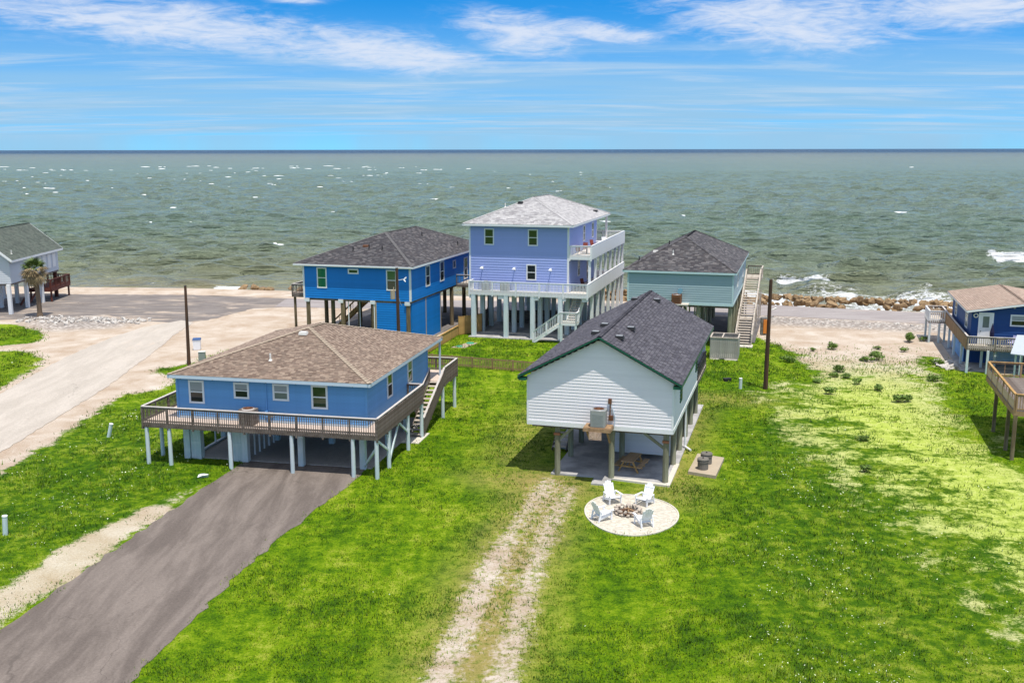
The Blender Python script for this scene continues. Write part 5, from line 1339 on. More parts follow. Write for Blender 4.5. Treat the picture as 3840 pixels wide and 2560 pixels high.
# ------------------------------------------------------------------ navy house at the right edge
def build_R():
    H = thing('beach_house', 'navy blue house with tan shingle roof and grey timber deck at the right edge', 'house', (FR.x, FR.y, 0), FR.rz)
    u0, u1, v0, v1 = .40, 9.6, 2.0, 14.2
    Z0, ZE = 2.3, 5.25
    sl = 0.1686; uc = 4.7
    house_box(H, u0, u1, v0, v1, Z0, ZE, M['navy'])
    zc = ZE+sl*(uc-u0)
    def span(z):
        if z <= ZE: return (0, u1-u0)
        d = (zc-z)/sl
        return (uc-u0-d, min(u1-u0, uc-u0+d))
    wall(H, 'front', v0, u0, u1, Z0, zc-.02, M['navy'], 0.22, span)
    wall(H, 'left', u0, v0, v1, Z0, ZE, M['navy'], 0.22)
    wall(H, 'back', v1, u0, u1, Z0, zc-.02, M['navy'], 0.22, span, boards=False)
    wall(H, 'right', u1, v0, v1, Z0, ZE, M['navy'], 0.22, boards=False)
    a0, a1, vf, vb = -.12, 10.1, 1.45, 14.8
    ze = ZE+sl*(a0-u0)+.14; zr = ze+sl*(uc-a0)
    Lf = [(a0, vb, ze), (a0, vf, ze), (uc, vf, zr), (uc, vb, zr)]; Rf = [(a1, vf, zr-sl*(a1-uc)), (a1, vb, zr-sl*(a1-uc)), (uc, vb, zr), (uc, vf, zr)]
    mb = MB().face(Lf).face(Rf)
    for f in (Lf, Rf): mb.face([tuple(Vector(p)+Vector((0, 0, -.13))) for p in reversed(f)])
    rf = part('roof', mb, M['sh_tan'], H)
    shingles([Lf, Rf], rf, M['sh_tan'], .2, .36, 14)
    caps(rf, [((uc, vf, zr), (uc, vb, zr))], M['sh_tan'])
    o = Vector((0, 0, -.08))
    for p, q in ((Lf[0], Lf[1]), (Lf[1], Lf[2]), (Rf[3], Rf[0]), (Rf[0], Rf[1]), (Lf[0], Lf[3])): part('fascia', MB().beam(Vector(p)+o, Vector(q)+o, .05, .16), M['trim'], rf)
    dr = part('door', MB().box(1.08, v0-.09, Z0, 2.08, v0-.03, Z0+2.72), M['trim'], H)
    part('door_frame', MB().box(.96, v0-.075, Z0, 1.08, v0-.02, Z0+2.84).box(2.08, v0-.075, Z0, 2.2, v0-.02, Z0+2.84).box(1.08, v0-.075, Z0+2.72, 2.08, v0-.02, Z0+2.84), M['plastic'], dr)
    part('door_pane', MB().box(1.32, v0-.10, Z0+1.5, 1.84, v0-.088, Z0+2.5), M['glassp'], dr)
    part('handle', MB().cyl((1.18, v0-.09, Z0+1.15), (1.18, v0-.15, Z0+1.15), .04, .04, 8), M['dark'], dr)
    window(H, 'front', v0, 4.35, 4.0, 5.05, 1.6, M['glassp'], M['glass'], blind=.4)
    window(H, 'left', u0, 4.6, 3.3, 4.95, 1.4, M['glassp'], M['glassp']); window(H, 'left', u0, 11.6, 3.3, 4.95, 1.4, M['glassp'], M['glassp'])
    wr = MB()
    for i in range(14):
        a = 2*math.pi*i/14; b = 2*math.pi*(i+1)/14
        wr.cyl((.72+.17*math.cos(a), v0-.06, 4.85+.17*math.sin(a)), (.72+.17*math.cos(b), v0-.06, 4.85+.17*math.sin(b)), .05, .05, 6)
    part('wreath', wr, M['ventl'], H)
    part('flood_light', MB().cyl((3.8, v0-.03, 5.75), (3.8, v0-.2, 5.68), .05, .1, 8), M['metal'], H)
    deck(H, -.15, 9, -.05, 1.94, Z0-.02, M['weathL'], 'u', .2, M['weath'], .26)
    deck(H, -.15, .32, 1.95, 18.2, Z0-.02, M['weathL'], 'u', .2, M['weath'], .26, boards=False)
    deck(H, -1.75, -.16, 14.4, 18.2, Z0-.02, M['weathL'], 'u', .2, M['weath'], .26, boards=False)
    kw = dict(h=1.0, m=M['weath'], mcap=M['cap'], mbal=M['weathL'], post=2.2, sp=.17, skirt=.26, bw=.06)
    railing(H, (-.1, 0, Z0), (8.9, 0, Z0), **kw)
    railing(H, (-.1, 18.15, Z0), (-.1, .05, Z0), **{**kw, 'sp': .14, 'bw': .1, 'mbal': M['brown'], 'joined': True})
    railing(H, (-1.7, 14.45, Z0), (-.2, 14.45, Z0), **{**kw, 'mcap': M['trim'], 'm': M['trim'], 'mbal': M['trim']})
    railing(H, (-1.7, 18.1, Z0), (-1.7, 14.5, Z0), **{**kw, 'mcap': M['trim'], 'm': M['trim'], 'mbal': M['trim']})
    railing(H, (-1.65, 18.15, Z0), (.3, 18.15, Z0), **{**kw, 'skirt': 0})
    posts(H, [(0, 0), (1.62, -.1), (4.3, 0), (6.5, 0), (.0, 3.7), (-.1, 7.8), (-.1, 11.5), (-.1, 15), (-.7, 14.5), (-1.6, 14.5), (-1.6, 17.9), (1.5, 2.3), (2.6, 2.3), (3.0, 5)], 0, 2.05, .2, M['postw'], name='post')
    # blue store under the house and the panelled door in its shade
    wall(H, 'left', .35, 4.6, 12.5, .08, 2.05, M['blueA'], .22, boards=True)
    wall(H, 'front', 4.6, .35, 2.4, .08, 2.05, M['navy'], .22)
    pd = part('garage_door', MB().box(2.5, 4.4, .08, 5.0, 4.5, 1.95), M['trimb'], H)
    for x in (2.56, 3.4, 4.22):
        for z in (.16, .62, 1.08, 1.5): part('door_panel', MB().box(x, 4.375, z, x+.72, 4.402, z+.38), M['postw'], pd)
    return H
build_R()
t = thing('parasol', 'closed navy parasol standing beside the white door of the navy house', 'parasol', FR.p(2.05, 1.35, 2.28), FR.rz)
part('pole', MB().cyl((0, 0, 0), (0, 0, 2.0), .03, .03, 8), M['dark'], t)
part('canopy', MB().cyl((0, 0, .55), (0, 0, 1.2), .16, .2, 10).cyl((0, 0, 1.2), (0, 0, 1.9), .2, .04, 10), M['navyc'], t)
part('base', MB().cyl((0, 0, 0), (0, 0, .08), .28, .25, 14), M['dark'], t)
patio_table(FR, 2.7, .95, 2.28, .42, 'low tan table beside the closed parasol on the navy house deck', M['weathL'])
patio_chair(FR, 3.6, 1.0, 2.28, R(-60), 'lilac cushioned chair on the navy house deck beside the low table', M['lilac'])
patio_chair(FR, 4.3, 1.2, 2.28, R(-80), 'dark deck chair under the front window of the navy house', M['navyc'])

# ------------------------------------------------------------------ brown timber deck in front of it, with a metal awning
def build_D():
    H = thing('timber_deck', 'new tan brown timber deck on tall posts at the right edge', 'deck')
    H.location = (FD.x, FD.y, 0); H.rotation_euler = (0, 0, FD.rz)
    Z = 3.25; m = M['brown']
    deck(H, -.2, 9, -6.9, 3.6, Z, M['rough_conc'] if False else M['weath'], 'u', .2, m, .36)
    kw = dict(h=1.08, m=m, mcap=M['tan'], mbal=m, post=2.1, sp=.16, bw=.04, pw=.12)
    part('railing_panel', MB().box(-.19, -6.8, Z+.12, -.165, 3.5, Z+.62), mat('pinkish_panel', (0.50, 0.37, 0.28), 0.8, 0.12, 2, (1, .4, 4)), H)
    railing(H, (-.15, 3.5, Z), (-.15, -6.85, Z), **{**kw, 'sp': 2.0})
    railing(H, (-.1, -6.85, Z), (8.9, -6.85, Z), **kw)
    railing(H, (-.1, 3.55, Z), (4.2, 3.55, Z), **{**kw, 'sp': 1.5})
    posts(H, [(-.05, .05), (-.05, -4.6), (-.05, -6.8), (4, -6.8), (4, .05), (4, -4.6), (8, -6.8)], 0, Z-.3, .22, M['postb'], name='post')
    return H
build_D()
t = thing('awning', 'pale grey metal awning roof corner above the brown deck at the right edge', 'awning', FD.p(3.2, 14.0), FD.rz)
part('roof_sheet', MB().hexa([(0, 0, 3.0), (4.5, -2.2, 3.0), (5.5, 3, 4.1), (1.0, 3.4, 4.0), (0, 0, 3.06), (4.5, -2.2, 3.06), (5.5, 3, 4.16), (1.0, 3.4, 4.06)]), mat('zinc_sheet', (0.42, 0.46, 0.50), 0.5, 0.06, 3), t)
for p in ((.5, .5), (4.4, -1.5), (4.6, 2.4), (1.4, 2.8)): part('post', MB().box(p[0]-.06, p[1]-.06, 0, p[0]+.06, p[1]+.06, 3.05), M['postw'], t)

# ------------------------------------------------------------------ pale house at the left edge
def build_L():
    H = thing('beach_house', 'pale grey house with green shingle gable roof at the left edge', 'house', (FL.x, FL.y, 0), FL.rz)
    u0, u1, v0, v1 = -7.4, .0, .5, 15.5
    Z0, ZE = 3.65, 6.25; uc = -3.6; sl = .82; zc = ZE+.1+sl*(u1+.0-uc)
    house_box(H, u0, u1, v0, v1, Z0, ZE, M['paleS'])
    def span(z):
        if z <= ZE+.1: return (0, u1-u0)
        d = (zc-z)/sl
        return (max(0, uc-u0-d), uc-u0+d)
    wall(H, 'front', v0, u0, u1, Z0, zc-.1, M['paleS'], .22, span)
    wall(H, 'right', u1, v0, v1, Z0, ZE, M['paleS'], .22)
    wall(H, 'back', v1, u0, u1, Z0, zc-.1, M['paleS'], .22, span, boards=False)
    wall(H, 'left', u0, v0, v1, Z0, ZE, M['paleS'], .22, boards=False)
    a1, vf, vb = .55, -.1, 16.0; ze = ZE+.25; zr = ze+sl*(a1-uc); a0 = uc-(a1-uc)
    Rf = [(a1, vf, ze), (a1, vb, ze), (uc, vb, zr), (uc, vf, zr)]; Lf = [(a0, vb, ze), (a0, vf, ze), (uc, vf, zr), (uc, vb, zr)]
    mb = MB().face(Lf).face(Rf)
    for f in (Lf, Rf): mb.face([tuple(Vector(p)+Vector((0, 0, -.2))) for p in reversed(f)])
    rf = part('roof', mb, M['sh_green'], H)
    shingles([Lf, Rf], rf, M['sh_green'], .22, .4, 17)
    caps(rf, [((uc, vf, zr), (uc, vb, zr))], M['sh_green'])
    o = Vector((0, 0, -.12))
    for p, q in ((Rf[0], Rf[1]), (Rf[0], Rf[3]), (Lf[1], Lf[2]), (Rf[1], Rf[2]), (Lf[0], Lf[1])): part('fascia', MB().beam(Vector(p)+o, Vector(q)+o, .06, .26), M['trim'], rf)
    roof_vents(rf, Rf, [(-.2, 1.8)], 'pipe', M['ventl'])
    for v in (9.2, 10.8, 12.4, 14.0): part('shutter', MB().box(u1+.03, v-.5, 4.2, u1+.07, v+.5, 6.05), M['trim'], H)
    posts(H, [(-.1, .0), (-.3, 5.4), (-3.5, 5.4), (-.05, 9.5), (-3.2, 9.4), (-6.6, 13.4), (-3.5, 0), (-7, 0), (-7, 5.4)], 0, 3.62, .42, M['trim'], name='pile')
    posts(H, [(-.4, 15.1)], 0, 3.9, .42, M['red'], name='pile')
    # red-brown deck on the sea side
    deck(H, -2.0, 1.0, 10.0, 16.6, 1.75, M['red'], 'u', .2, M['red'], .4, boards=False)
    kr = dict(h=1.2, m=M['red'], mcap=M['red'], mbal=M['red'], sp=.3, pw=.14, bw=.06)
    railing(H, (.95, 10.0, 1.75), (.95, 16.5, 1.75), **kr); railing(H, (-2.0, 10.05, 1.75), (.9, 10.05, 1.75), **kr); railing(H, (.9, 16.55, 1.75), (-2, 16.55, 1.75), **kr)
    posts(H, [(.8, 16.3), (.8, 10.3), (-1.8, 10.3)], 0, 1.4, .2, M['red'], name='deck_post')
    part('stair_stringer', MB().beam((-1.8, 9.9, 1.6), (-1.8, 6.9, .1), .06, .3).beam((-.8, 9.9, 1.6), (-.8, 6.9, .1), .06, .3), M['red'], H)
    return H
build_L()

# ------------------------------------------------------------------ palm
def build_palm():
    H = thing('palm_tree', 'fan palm with green top and brown skirt of dry fronds beside the pale house', 'palm tree', (-56.35, 120.12, 0))
    mb = MB(); n = 12; pts = []
    for i in range(n+1):
        f = i/n; pts.append((Vector((-.35*f+.12*math.sin(f*3), 0.1*f, 5.4*f)), .30-.09*f if i else .40))
    for (p, r0), (q, r1) in zip(pts, pts[1:]): mb.cyl(p, q, r0, r1*1.05, 9, False)
    part('trunk', mb, M['trunk'], H)
    top = Vector((-.3, .1, 5.35))
    def frond(m, L, drop, seed):
        r = random.Random(seed); mb = MB()
        tip = Vector((L*.55, 0, 0)); mb.beam((0, 0, 0), tip, .04, .03)
        for k in range(15):
            a = R(-105+210*k/14); ln = L*.62*r.uniform(.8, 1.1)*(0.75+.25*math.cos(a))
            d = Vector((math.cos(a), math.sin(a), -drop*abs(math.sin(a))*.35-.1)); e = tip+d*ln+Vector((0, 0, -drop*ln*.55)); md = tip+d*ln*.55
            s = Vector((-math.sin(a), math.cos(a), 0))*.055
            b = len(mb.v); mb.v += [tuple(tip), tuple(md-s), tuple(md+s), tuple(e)]
            mb.f += [(b, b+1, b+2), (b+1, b+3, b+2)]
        return mb.mesh('frond', m)
    g = [frond(M['frondg'], 1.45, .5, i) for i in range(3)]; dr = [frond(M['frondb'], 1.55, .8, 10+i) for i in range(3)]
    r = random.Random(2)
    for i in range(26):
        a = i*2.4+r.uniform(-.2, .2); pitch = R(r.uniform(5, 60) if i > 6 else r.uniform(45, 80))
        link('frond', g[i % 3], H, top+Vector((0, 0, .3)), rot=(r.uniform(-.3, .3), -pitch, a))
    for i in range(44):
        a = i*2.4+r.uniform(-.3, .3); pitch = R(r.uniform(-30, 62))
        o = link('frond', dr[i % 3], H, top+Vector((0, 0, r.uniform(-.35, .25))), rot=(r.uniform(-.4, .4), pitch, a))
    return H
build_palm()

# ------------------------------------------------------------------ stones
def hull_stone(name, seed, m, flat=0.75, n=15):
    r = random.Random(seed); bm = bmesh.new()
    for i in range(n):
        v = Vector((r.gauss(0, 1), r.gauss(0, 1), r.gauss(0, 1))).normalized()*r.uniform(.8, 1.1)
        bm.verts.new((v.x, v.y*r.uniform(.8, 1), v.z*flat))
    res = bmesh.ops.convex_hull(bm, input=bm.verts)
    bmesh.ops.delete(bm, geom=[g for g in res['geom_interior'] if isinstance(g, bmesh.types.BMVert)], context='VERTS')
    me = bpy.data.meshes.new(name); bm.to_mesh(me); bm.free(); me.materials.append(m)
    return me
BOULD = [hull_stone('boulder', 30+i, M['rock'], .72, 17) for i in range(9)]
RUBB = [hull_stone('rubble_stone', 60+i, M['rubble'], .65, 13) for i in range(7)]
def stone(name, me, x, y, z, s, r, label, cat, group):
    o = link(name, me, None, (x, y, z), rot=(r.uniform(-.5, .5), r.uniform(-.5, .5), r.uniform(0, 6.28)))
    o.scale = (s*r.uniform(.85, 1.25), s*r.uniform(.8, 1.1), s*r.uniform(.75, 1.1))
    return tag(o, label, cat, group)
def riprap():
    r = random.Random(21); L = 'brown angular boulder piled in the riprap bank between the shore road and the sea'
    for i in range(300):
        x = 9+48.5*(i+r.random())/300
        q = r.random()
        s = -5.3+6.2*q
        zt = -.2+.85*math.sin(min(1, q*1.25)*math.pi)**.8 if q < .82 else -1.0
        y = float(shore(x))+s+0.6*math.sin(x*.9)
        stone('boulder', BOULD[i % 9], x, y, zt*r.uniform(.75, 1.05), r.uniform(.36, .74)*(1.25 if r.random() < .15 else 1), r, L, 'boulder', 'riprap boulders along the shore')
    L2 = 'low brown boulder on the sand behind the open ground left of the azure house'
    for i in range(15):
        x = r.uniform(-40, -29); stone('boulder', BOULD[i % 9], x, float(shore(x))-6.2+r.uniform(-1, 1), .1, r.uniform(.4, .85), r, L2, 'boulder', 'few boulders on the left shore')
    L3 = 'white rubble stone in the heap beside the palm and the asphalt'
    for i in range(190):
        f = r.random(); x = -57.5+15.5*f; yc = 117.6-1.2*f + (0.8 if f < .3 else 0); y = yc+r.gauss(0, 1.0)-(1.2 if r.random() < .3 else 0)
        stone('rubble_stone', RUBB[i % 7], x, y, .1*r.random(), r.uniform(.16, .46)*(1 if r.random() < .7 else .7), r, L3, 'stone', 'white rubble beside the palm')
    L4 = 'small grey stone on the sand along the shore road'
    for i in range(150):
        x = 26+31*r.random(); y = float(np.interp(x, [26, 30.8, 47, 60.9], [121.2, 119.4, 113.4, 105.6]))-abs(r.gauss(0, 2.6))-.3
        stone('rubble_stone', RUBB[i % 7], x, y, .0, r.uniform(.10, .28), r, L4, 'stone', 'stones along the shore road')
    L5 = 'flat pale broken slab in the heap beside the navy house piles'
    for i in range(24):
        x = 39.9+r.gauss(0, .55); y = 91.3+r.gauss(0, 1.0); o = stone('rubble_stone', RUBB[i % 7], x, y, .12, r.uniform(.25, .55), r, L5, 'stone', 'pale slabs beside the navy house')
        o.scale.z *= .4
riprap()

# ------------------------------------------------------------------ shrubs
def shrub_mesh(seed, rad, h, nl=300):
    r = random.Random(seed); mb = MB()
    lobes = [(r.uniform(-.5, .5)*rad, r.uniform(-.5, .5)*rad, r.uniform(.35, .75)*h, r.uniform(.35, .6)) for _ in range(6)]
    for i in range(nl):
        cx, cy, cz, lr = lobes[i % 6]
        d = Vector((r.gauss(0, 1), r.gauss(0, 1), r.gauss(0, 1))).normalized()*r.uniform(.6, 1.0)
        p = Vector((cx+d.x*rad*lr, cy+d.y*rad*lr, max(.03, cz+d.z*h*lr*.8)))
        a = Vector((r.gauss(0, 1), r.gauss(0, 1), r.gauss(0, .6))).normalized()*r.uniform(.07, .15); b = a.cross(d).normalized()*a.length*.45
        mb.face([p-a, p-b*.9, p+a, p+b*.9])
    return mb.mesh('foliage', M['leaf'])
SHR = [shrub_mesh(i, .62, .7) for i in range(4)]
STEM = MB()
for i in range(5):
    a = i*1.3; STEM.cyl((0, 0, -.05), (.28*math.cos(a), .28*math.sin(a), .4), .02, .01, 5)
STEM = STEM.mesh('stem', M['trunk'])
bushes = [(40.76, 102.91, 1.2), (34.34, 93.66, 1.05), (33.1, 93.01, .85), (29.01, 88.57, 1.0), (28.96, 86.17, 1.0), (29.13, 83.62, .9), (30.06, 81.46, .95), (36.03, 84.93, .9), (25.55, 80.11, 1.15),
          (30.26, 77.68, .95), (39.08, 91.58, 1.0), (31.75, 98.95, .9), (38.17, 97.52, .8), (36.11, 98.91, .7), (27.94, 86.39, .7), (25.91, 84.32, .7), (31.08, 77.79, .75), (21.68, 60.17, .8), (25.68, 92.9, 1.0), (23.78, 66.88, .7), (29.43, 98.05, .8), (42.4, 103.0, .9)]
for i, (x, y, s) in enumerate(bushes):
    o = thing('shrub', 'dark green low shrub in the sandy lot between the meter pole and navy house', 'shrub', (x, y, 0), rnd.uniform(0, 6), 'shrubs dotting the sandy lot')
    k = s*rnd.uniform(.95, 1.35); o.scale = (k, k*rnd.uniform(.75, 1.1), k*rnd.uniform(.55, .9))
    link('foliage', SHR[i % 4], o); link('stem', STEM, o)

# ------------------------------------------------------------------ poles, cans, markers
def pole(x, y, h, r, lean, label):
    t = thing('utility_pole', label, 'utility pole', (x, y, 0))
    part('shaft', MB().cyl((0, 0, -.3), (lean, 0, h), r, r*.68, 10), M['pole'], t)
    return t
t = pole(-29.82, 92.01, 7.35, .17, .1, 'dark wooden pole standing at the roadside behind the periwinkle house')
part('pole_cap', MB().cyl((.1, 0, 7.35), (.1, 0, 7.4), .13, .05, 10), M['dark'], t)
t = pole(20.95, 82.07, 9.1, .20, .06, 'dark wooden pole with a meter box beside the sandy lot')
part('meter_cabinet', MB().box(-.62, -.2, 4.55, -.2, .12, 5.95), M['weath'], t)
part('warning_panel', MB().box(-.45, -.26, 4.7, -.18, -.205, 5.85), M['orange'], t)
part('bracket', MB().box(-.6, -.05, 5.95, .3, .05, 6.02).cyl((.2, 0, 6.6), (.62, .1, 6.75), .03, .06, 6), M['metal'], t)
t = pole(-11.0, 97.4, 8.35, .19, -.06, 'dark wooden pole with a grey transformer in front of the azure house')
tr = part('transformer', MB().cyl((-.48, -.05, 5.35), (-.48, -.05, 6.2), .24, .24, 12), M['tan_conc'], t)
part('insulator', MB().cyl((-.4, -.05, 6.2), (-.38, -.05, 6.5), .06, .04, 6), M['tan_conc'], tr)
part('lamp_bracket', MB().beam((0, 0, 7.15), (.7, -.1, 7.28), .05, .05).cyl((.7, -.1, 7.28), (.86, -.15, 7.45), .09, .05, 8).cyl((.62, -.1, 7.2), (.8, -.3, 7.02), .07, .04, 8), M['plastic'], t)
part('cable_loop', MB().cyl((.1, 0, 5.4), (.22, 0, 4.9), .03, .03, 6).cyl((.22, 0, 4.9), (.36, 0, 4.7), .03, .03, 6), M['metal'], t)

t = thing('trash_can', 'white wheeled trash can with blue lid behind the roadside pole', 'trash can', (-31.3, 99.4, 0), .2)
part('bin', MB().hexa([(-.32, -.32, .02), (.32, -.32, .02), (.32, .32, .02), (-.32, .32, .02), (-.38, -.38, 1.02), (.38, -.38, 1.02), (.38, .38, 1.02), (-.38, .38, 1.02)]), M['plastic'], t)
part('lid', MB().hexa([(-.41, -.42, 1.02), (.41, -.42, 1.02), (.41, .42, 1.02), (-.41, .42, 1.02), (-.36, -.36, 1.14), (.36, -.36, 1.14), (.36, .36, 1.14), (-.36, .36, 1.14)]), M['lidb'], t)
t = thing('utility_box', 'small grey utility box behind the left corner of the brown roof', 'utility box', (-29.0, 93.4, 0), .1)
part('cabinet', MB().box(-.3, -.2, .0, .3, .2, .95), M['metal'], t); part('cover', MB().box(-.33, -.23, .95, .33, .23, 1.0), M['ventl'], t)
def marker(x, y, h, lean, label):
    t = thing('marker_post', label, 'marker post', (x, y, 0), 0, None)
    part('pipe', MB().cyl((0, 0, -.1), (lean, 0, h), .13, .13, 10), M['postw'], t)
    part('cap', MB().cyl((lean, 0, h), (lean*1.05, 0, h+.05), .145, .14, 10), M['plastic'], t)
marker(-27.95, 68.08, .9, .26, 'leaning white pipe marker in the grass between road and periwinkle house')
marker(-26.17, 49.83, 1.0, .06, 'upright white pipe marker in the weeds at the left edge')
marker(18.91, 82.18, .85, .0, 'white pipe marker on the lawn just left of the meter pole')
t = thing('junction_box', 'small black junction box lying on the lawn behind the pipe marker', 'junction box', (18.4, 85.0, 0), .3)
part('housing', MB().box(-.3, -.2, 0, .3, .2, .22), M['dark'], t); part('lid', MB().box(-.32, -.22, .22, .32, .22, .26), M['vent'], t)
o = link('white_rock', hull_stone('white_rock', 99, M['plastic'], .6, 14), None, (-18.68, 59.2, .1), .4); o.scale = (.42, .28, .25); tag(o, 'white stone lying in the grass beside the top of the driveway', 'stone')

# ------------------------------------------------------------------ septic pad with two risers
t = thing('concrete_pad', 'tan square concrete pad on the lawn beside the white house', 'concrete pad', FW.p(0, 0), FW.rz)
part('slab', MB().prism([(1.1, 2.29), (2.8, 1.86), (3.0, 5.75), (1.28, 6.22)], -.05, .2), M['tan_conc'], t)
def riser(u, v, r, h, label):
    t = thing('riser', label, 'septic riser', FW.p(u, v, .2), FW.rz, 'grey risers on the concrete pad')
    part('barrel', MB().cyl((0, 0, 0), (0, 0, h), r, r*.97, 18).cyl((0, 0, h*.74), (0, 0, h*.86), r*1.08, r*1.08, 18), M['can'], t)
    l = part('lid', MB().cyl((0, 0, h), (0, 0, h+.07), r*1.12, r*1.0, 18), M['can'], t)
    part('knob', MB().cyl((0, 0, h+.07), (0, 0, h+.13), .05, .05, 8), M['dark'], l)
riser(1.92, 3.0, .33, .62, 'nearer grey riser on the tan concrete pad, plain lid')
riser(2.02, 4.2, .34, .62, 'farther grey riser on the tan concrete pad, dark domed lid')

# ------------------------------------------------------------------ fire pit with four chairs
pitm = mat('crushed_shell', (0.40, 0.365, 0.30), 0.95, 0.45, 5, (1, 1, 1), 0.7, 30, col2=(0.49, 0.455, 0.385))
mb = MB(); mb.prism(fpoly(FW, pit_outline()), -.05, .03); struct('shell_patch', mb, pitm)
mb = MB(); o1, o2 = fpoly(FW, pit_outline(g=.07)), fpoly(FW, pit_outline())
for i in range(len(o1)):
    j = (i+1) % len(o1)
    mb.hexa([(*o2[i], -.05), (*o1[i], -.05), (*o1[j], -.05), (*o2[j], -.05), (*o2[i], .06), (*o1[i], .06), (*o1[j], .06), (*o2[j], .06)])
struct('shell_patch_edging', mb, M['pale_conc'])
t = thing('fire_pit', 'round stone fire pit in the middle of the pale shell patch', 'fire pit', FW.p(-1.28, -5.45, .03), FW.rz)
psm = [hull_stone('stone', 200+i, M['stone'], .8, 14) for i in range(5)]
r = random.Random(5)
for lay in range(2):
    for i in range(13):
        a = 2*math.pi*(i+.5*lay)/13
        o = link('stone', psm[(i+lay) % 5], t, ((.68-.03*lay)*math.cos(a), (.68-.03*lay)*math.sin(a), .09+.17*lay), rot=(r.uniform(-.2, .2), 0, a)); o.scale = (.15, .20, .12)
part('ash_bed', MB().cyl((0, 0, 0), (0, 0, .08), .52, .52, 16), M['ash'], t)
for i in range(5):
    a = i*1.25; part('log', MB().cyl((.3*math.cos(a), .3*math.sin(a), .14), (-.1*math.cos(a), -.1*math.sin(a), .26), .055, .045, 7), M['ash'] if i % 2 else M['brown'], t)


def adirondack(u, v, rz, label):
    """low slatted garden chair facing local -y"""
    t = thing('adirondack_chair', label, 'garden chair', FW.p(u, v, .03), FW.rz+rz, 'white chairs round the fire pit')
    W = M['plastic']
    seat = part('seat', MB().beam((-.29, -.36, .32), (-.29, .44, .14), .04, .12).beam((.29, -.36, .32), (.29, .44, .14), .04, .12), W, t)
    for i in range(6):
        f = i/5; y = -.36+.62*f; z = .395-.14*f
        part('slat', MB().box(-.31, y-.05, z-.012, .31, y+.05, z+.012), W, seat)
    back = part('backrest', MB().beam((-.30, .33, .48), (.30, .33, .48), .05, .07).beam((-.28, .50, .86), (.28, .50, .86), .04, .06), W, t)
    for i in range(5):
        x = (i-2)*.118; top = 1.10-.035*(i-2)**2
        k = (top-.22)/.88
        part('slat', MB().beam((x*.92, .22, .24), (x*1.08, .22+.40*k, top), .104, .024, (0, 1, 0)), W, back)
    for s in (-1, 1):
        part('leg', MB().box(s*.35-.025, -.40, 0, s*.35+.025, -.30, .54), W, t)
        part('leg', MB().beam((s*.35, .34, .50), (s*.33, .48, .0), .05, .09), W, t)
        part('armrest', MB().hexa([(s*.38-.07, -.46, .54), (s*.38+.07, -.46, .54), (s*.36+.05, .36, .54), (s*.36-.05, .36, .54), (s*.38-.07, -.46, .57), (s*.38+.07, -.46, .57), (s*.36+.05, .36, .57), (s*.36-.05, .36, .57)]), W, t)
    return t
def face_to(u, v): return math.atan2(-5.45-v, -1.28-u)+math.pi/2
for u, v, lab in ((-2.42, -3.98, 'white slatted garden chair behind the fire pit, nearer the sandy track'), (-.62, -3.82, 'white slatted garden chair behind the fire pit, nearer the concrete pad'),
                  (-2.45, -6.75, 'white slatted garden chair in front of the fire pit, nearer the sandy track'), (-.2, -7.0, 'white slatted garden chair in front of the fire pit, on its right')):
    adirondack(u, v, face_to(u, v), lab)

# ------------------------------------------------------------------ picnic table
def picnic():
    t = thing('picnic_table', 'wooden picnic table with two benches in the shade under the white house', 'picnic table', FW.p(-2.35, 2.15, .1), FW.rz+R(-7))
    m = M['tan']
    L = 1.0
    top = part('tabletop', MB().box(-.36, -L*.8, .66, .36, -L*.8+.08, .71).box(-.36, L*.8-.08, .66, .36, L*.8, .71), m, t)
    for i in range(5): part('plank', MB().box(-.385+i*.155, -L, .712, -.385+i*.155+.145, L, .75), M['tablew'], top)
    for s in (-1, 1):
        b = part('bench', MB().box(s*.72-.13, -L*.8, .36, s*.72+.13, -L*.8+.08, .41).box(s*.72-.13, L*.8-.08, .36, s*.72+.13, L*.8, .41), m, t)
        for i in range(2): part('plank', MB().box(s*.72-.145+i*.15, -L, .412, s*.72-.145+i*.15+.14, L, .45), M['tablew'], b)
        for y in (-L*.72, L*.72): part('leg', MB().beam((s*.26, y, .70), (s*.62, y, 0), .09, .09, (0, 1, 0)), m, t)
    for y in (-L*.72+.09, L*.72-.09): part('crossbar', MB().box(-.86, y-.03, .28, .86, y+.03, .37), m, t)
    part('brace', MB().beam((0, -L*.6, .32), (0, -.1, .68), .06, .06).beam((0, L*.6, .32), (0, .1, .68), .06, .06), m, t)
picnic()

# ------------------------------------------------------------------ yard fence and gate, bin enclosure, green lids
def fence(name, p, q, h, label, sp=.16, pst=2.0, m=None, bw=.10, caprail=False):
    m = m or M['tan']
    p = Vector((*p, 0)); q = Vector((*q, 0)); d = q-p; L = d.length; a = math.atan2(d.y, d.x)
    t = thing(name, label, 'fence', p, a)
    n = max(1, round(L/pst))
    part('rail', MB().box(0, -.02, h-.16, L, .03, h-.06).box(0, -.02, .16, L, .03, .26), m, t)
    if caprail: part('cap_rail', MB().box(-.02, -.09, h, L+.02, .09, h+.05), M['tan'], t)
    me = MB().box(-.05, -.05, 0, .05, .05, h+.0).mesh('post', m)
    for i in range(n+1): link('post', me, t, (L*i/n, .04, 0))
    k = int(L/sp); me = MB().box(-bw/2, -.045, .06, bw/2, -.022, h-.03).mesh('picket', m)
    for i in range(k): link('picket', me, t, ((i+.5)*L/k, 0, 0))
    return t
fence('picket_fence', (-9.2, 92.6), (1.9, 88.3), 1.05, 'low brown picket fence between the periwinkle house deck and the white house', .15, 2.1, M['brown'], .06)
fence('yard_fence', (-8.4, 96.6), (-5.75, 107.0), 1.05, 'new tan board fence running back from the brown roof to the gate', .15, 2.4, M['tan'], .13, True)
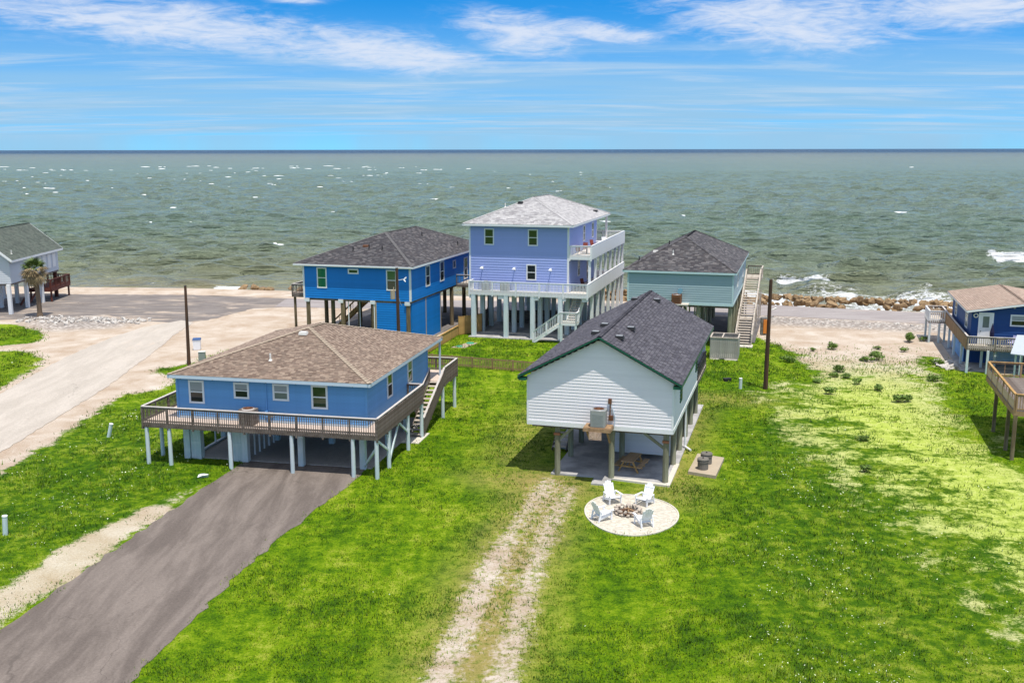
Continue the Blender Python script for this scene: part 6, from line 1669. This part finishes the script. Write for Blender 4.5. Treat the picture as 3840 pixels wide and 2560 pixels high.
g = fence('yard_gate', (-5.65, 107.1), (-3.3, 109.0), 2.05, 'tall tan board gate beneath the corner of the lavender house', .17, 1.2, M['tan'], .16)
fence('side_fence', (-3.3, 109.0), (-2.7, 113.5), 2.05, 'dark brown board fence behind the tan gate under the lavender house', .17, 1.5, M['weath'], .16)
t = thing('septic_cover', 'sandy patch with two green plastic lids in the fenced yard', 'septic cover', (-4.75, 101.5, 0), -.2)
part('sand_bed', MB().prism([(-1.1, -1.6), (.35, -1.5), (1.0, 1.3), (.0, 1.4)], -.05, .03), M['tan_conc'], t)
for x, y, rr in ((.3, .9, .42), (-.35, -1.0, .36)): part('lid', MB().cyl((x, y, .03), (x, y, .1), rr, rr*.9, 14), M['lidg'], t)
def enclosure():
    t = thing('bin_enclosure', 'grey board enclosure with open top beside the white house rear', 'enclosure', FT.p(-2.55, -6.3), FT.rz)
    m = mat('silver_grey_boards', (0.36, 0.345, 0.31), 0.85, 0.2, 1.6, (3, 3, .6), 0.2, 25, col2=(0.28, 0.265, 0.24))
    W, D, h = 2.55, 2.5, 2.05
    fr = MB().box(-W/2+2.35, -.08, h, W/2+2.35, .06, h+.08).box(-W/2+2.35, D-.06, h, W/2+2.35, D+.08, h+.08).box(2.35-W/2-.06, .06, h, 2.35-W/2+.08, D-.06, h+.08).box(2.35+W/2-.08, .06, h, 2.35+W/2+.06, D-.06, h+.08).box(2.35-.25, .06, h-.01, 2.35-.13, D-.06, h+.07)
    part('top_frame', fr, M['weathL'], t)
    k = 14
    me = MB().box(.005, -.03, .08, W/k-.006, 0, h).mesh('board', m); me2 = MB().box(-.03, .005, .08, 0, D/k-.006, h).mesh('board', m)
    for i in range(k):
        link('board', me, t, (2.35-W/2+i*W/k, 0, 0)); link('board', me, t, (2.35-W/2+i*W/k, D+.03, 0))
        link('board', me2, t, (2.35-W/2, i*D/k, 0)); link('board', me2, t, (2.35+W/2+.03, i*D/k, 0))
    part('base_blocks', MB().box(2.35-W/2, -.2, 0, 2.35-.4, .3, .08).box(2.35+.1, -.2, 0, 2.35+W/2, .3, .08).box(2.35-W/2+.04, .35, .0, 2.35+W/2-.04, D-.05, .12), M['pale_conc'], t)
enclosure()
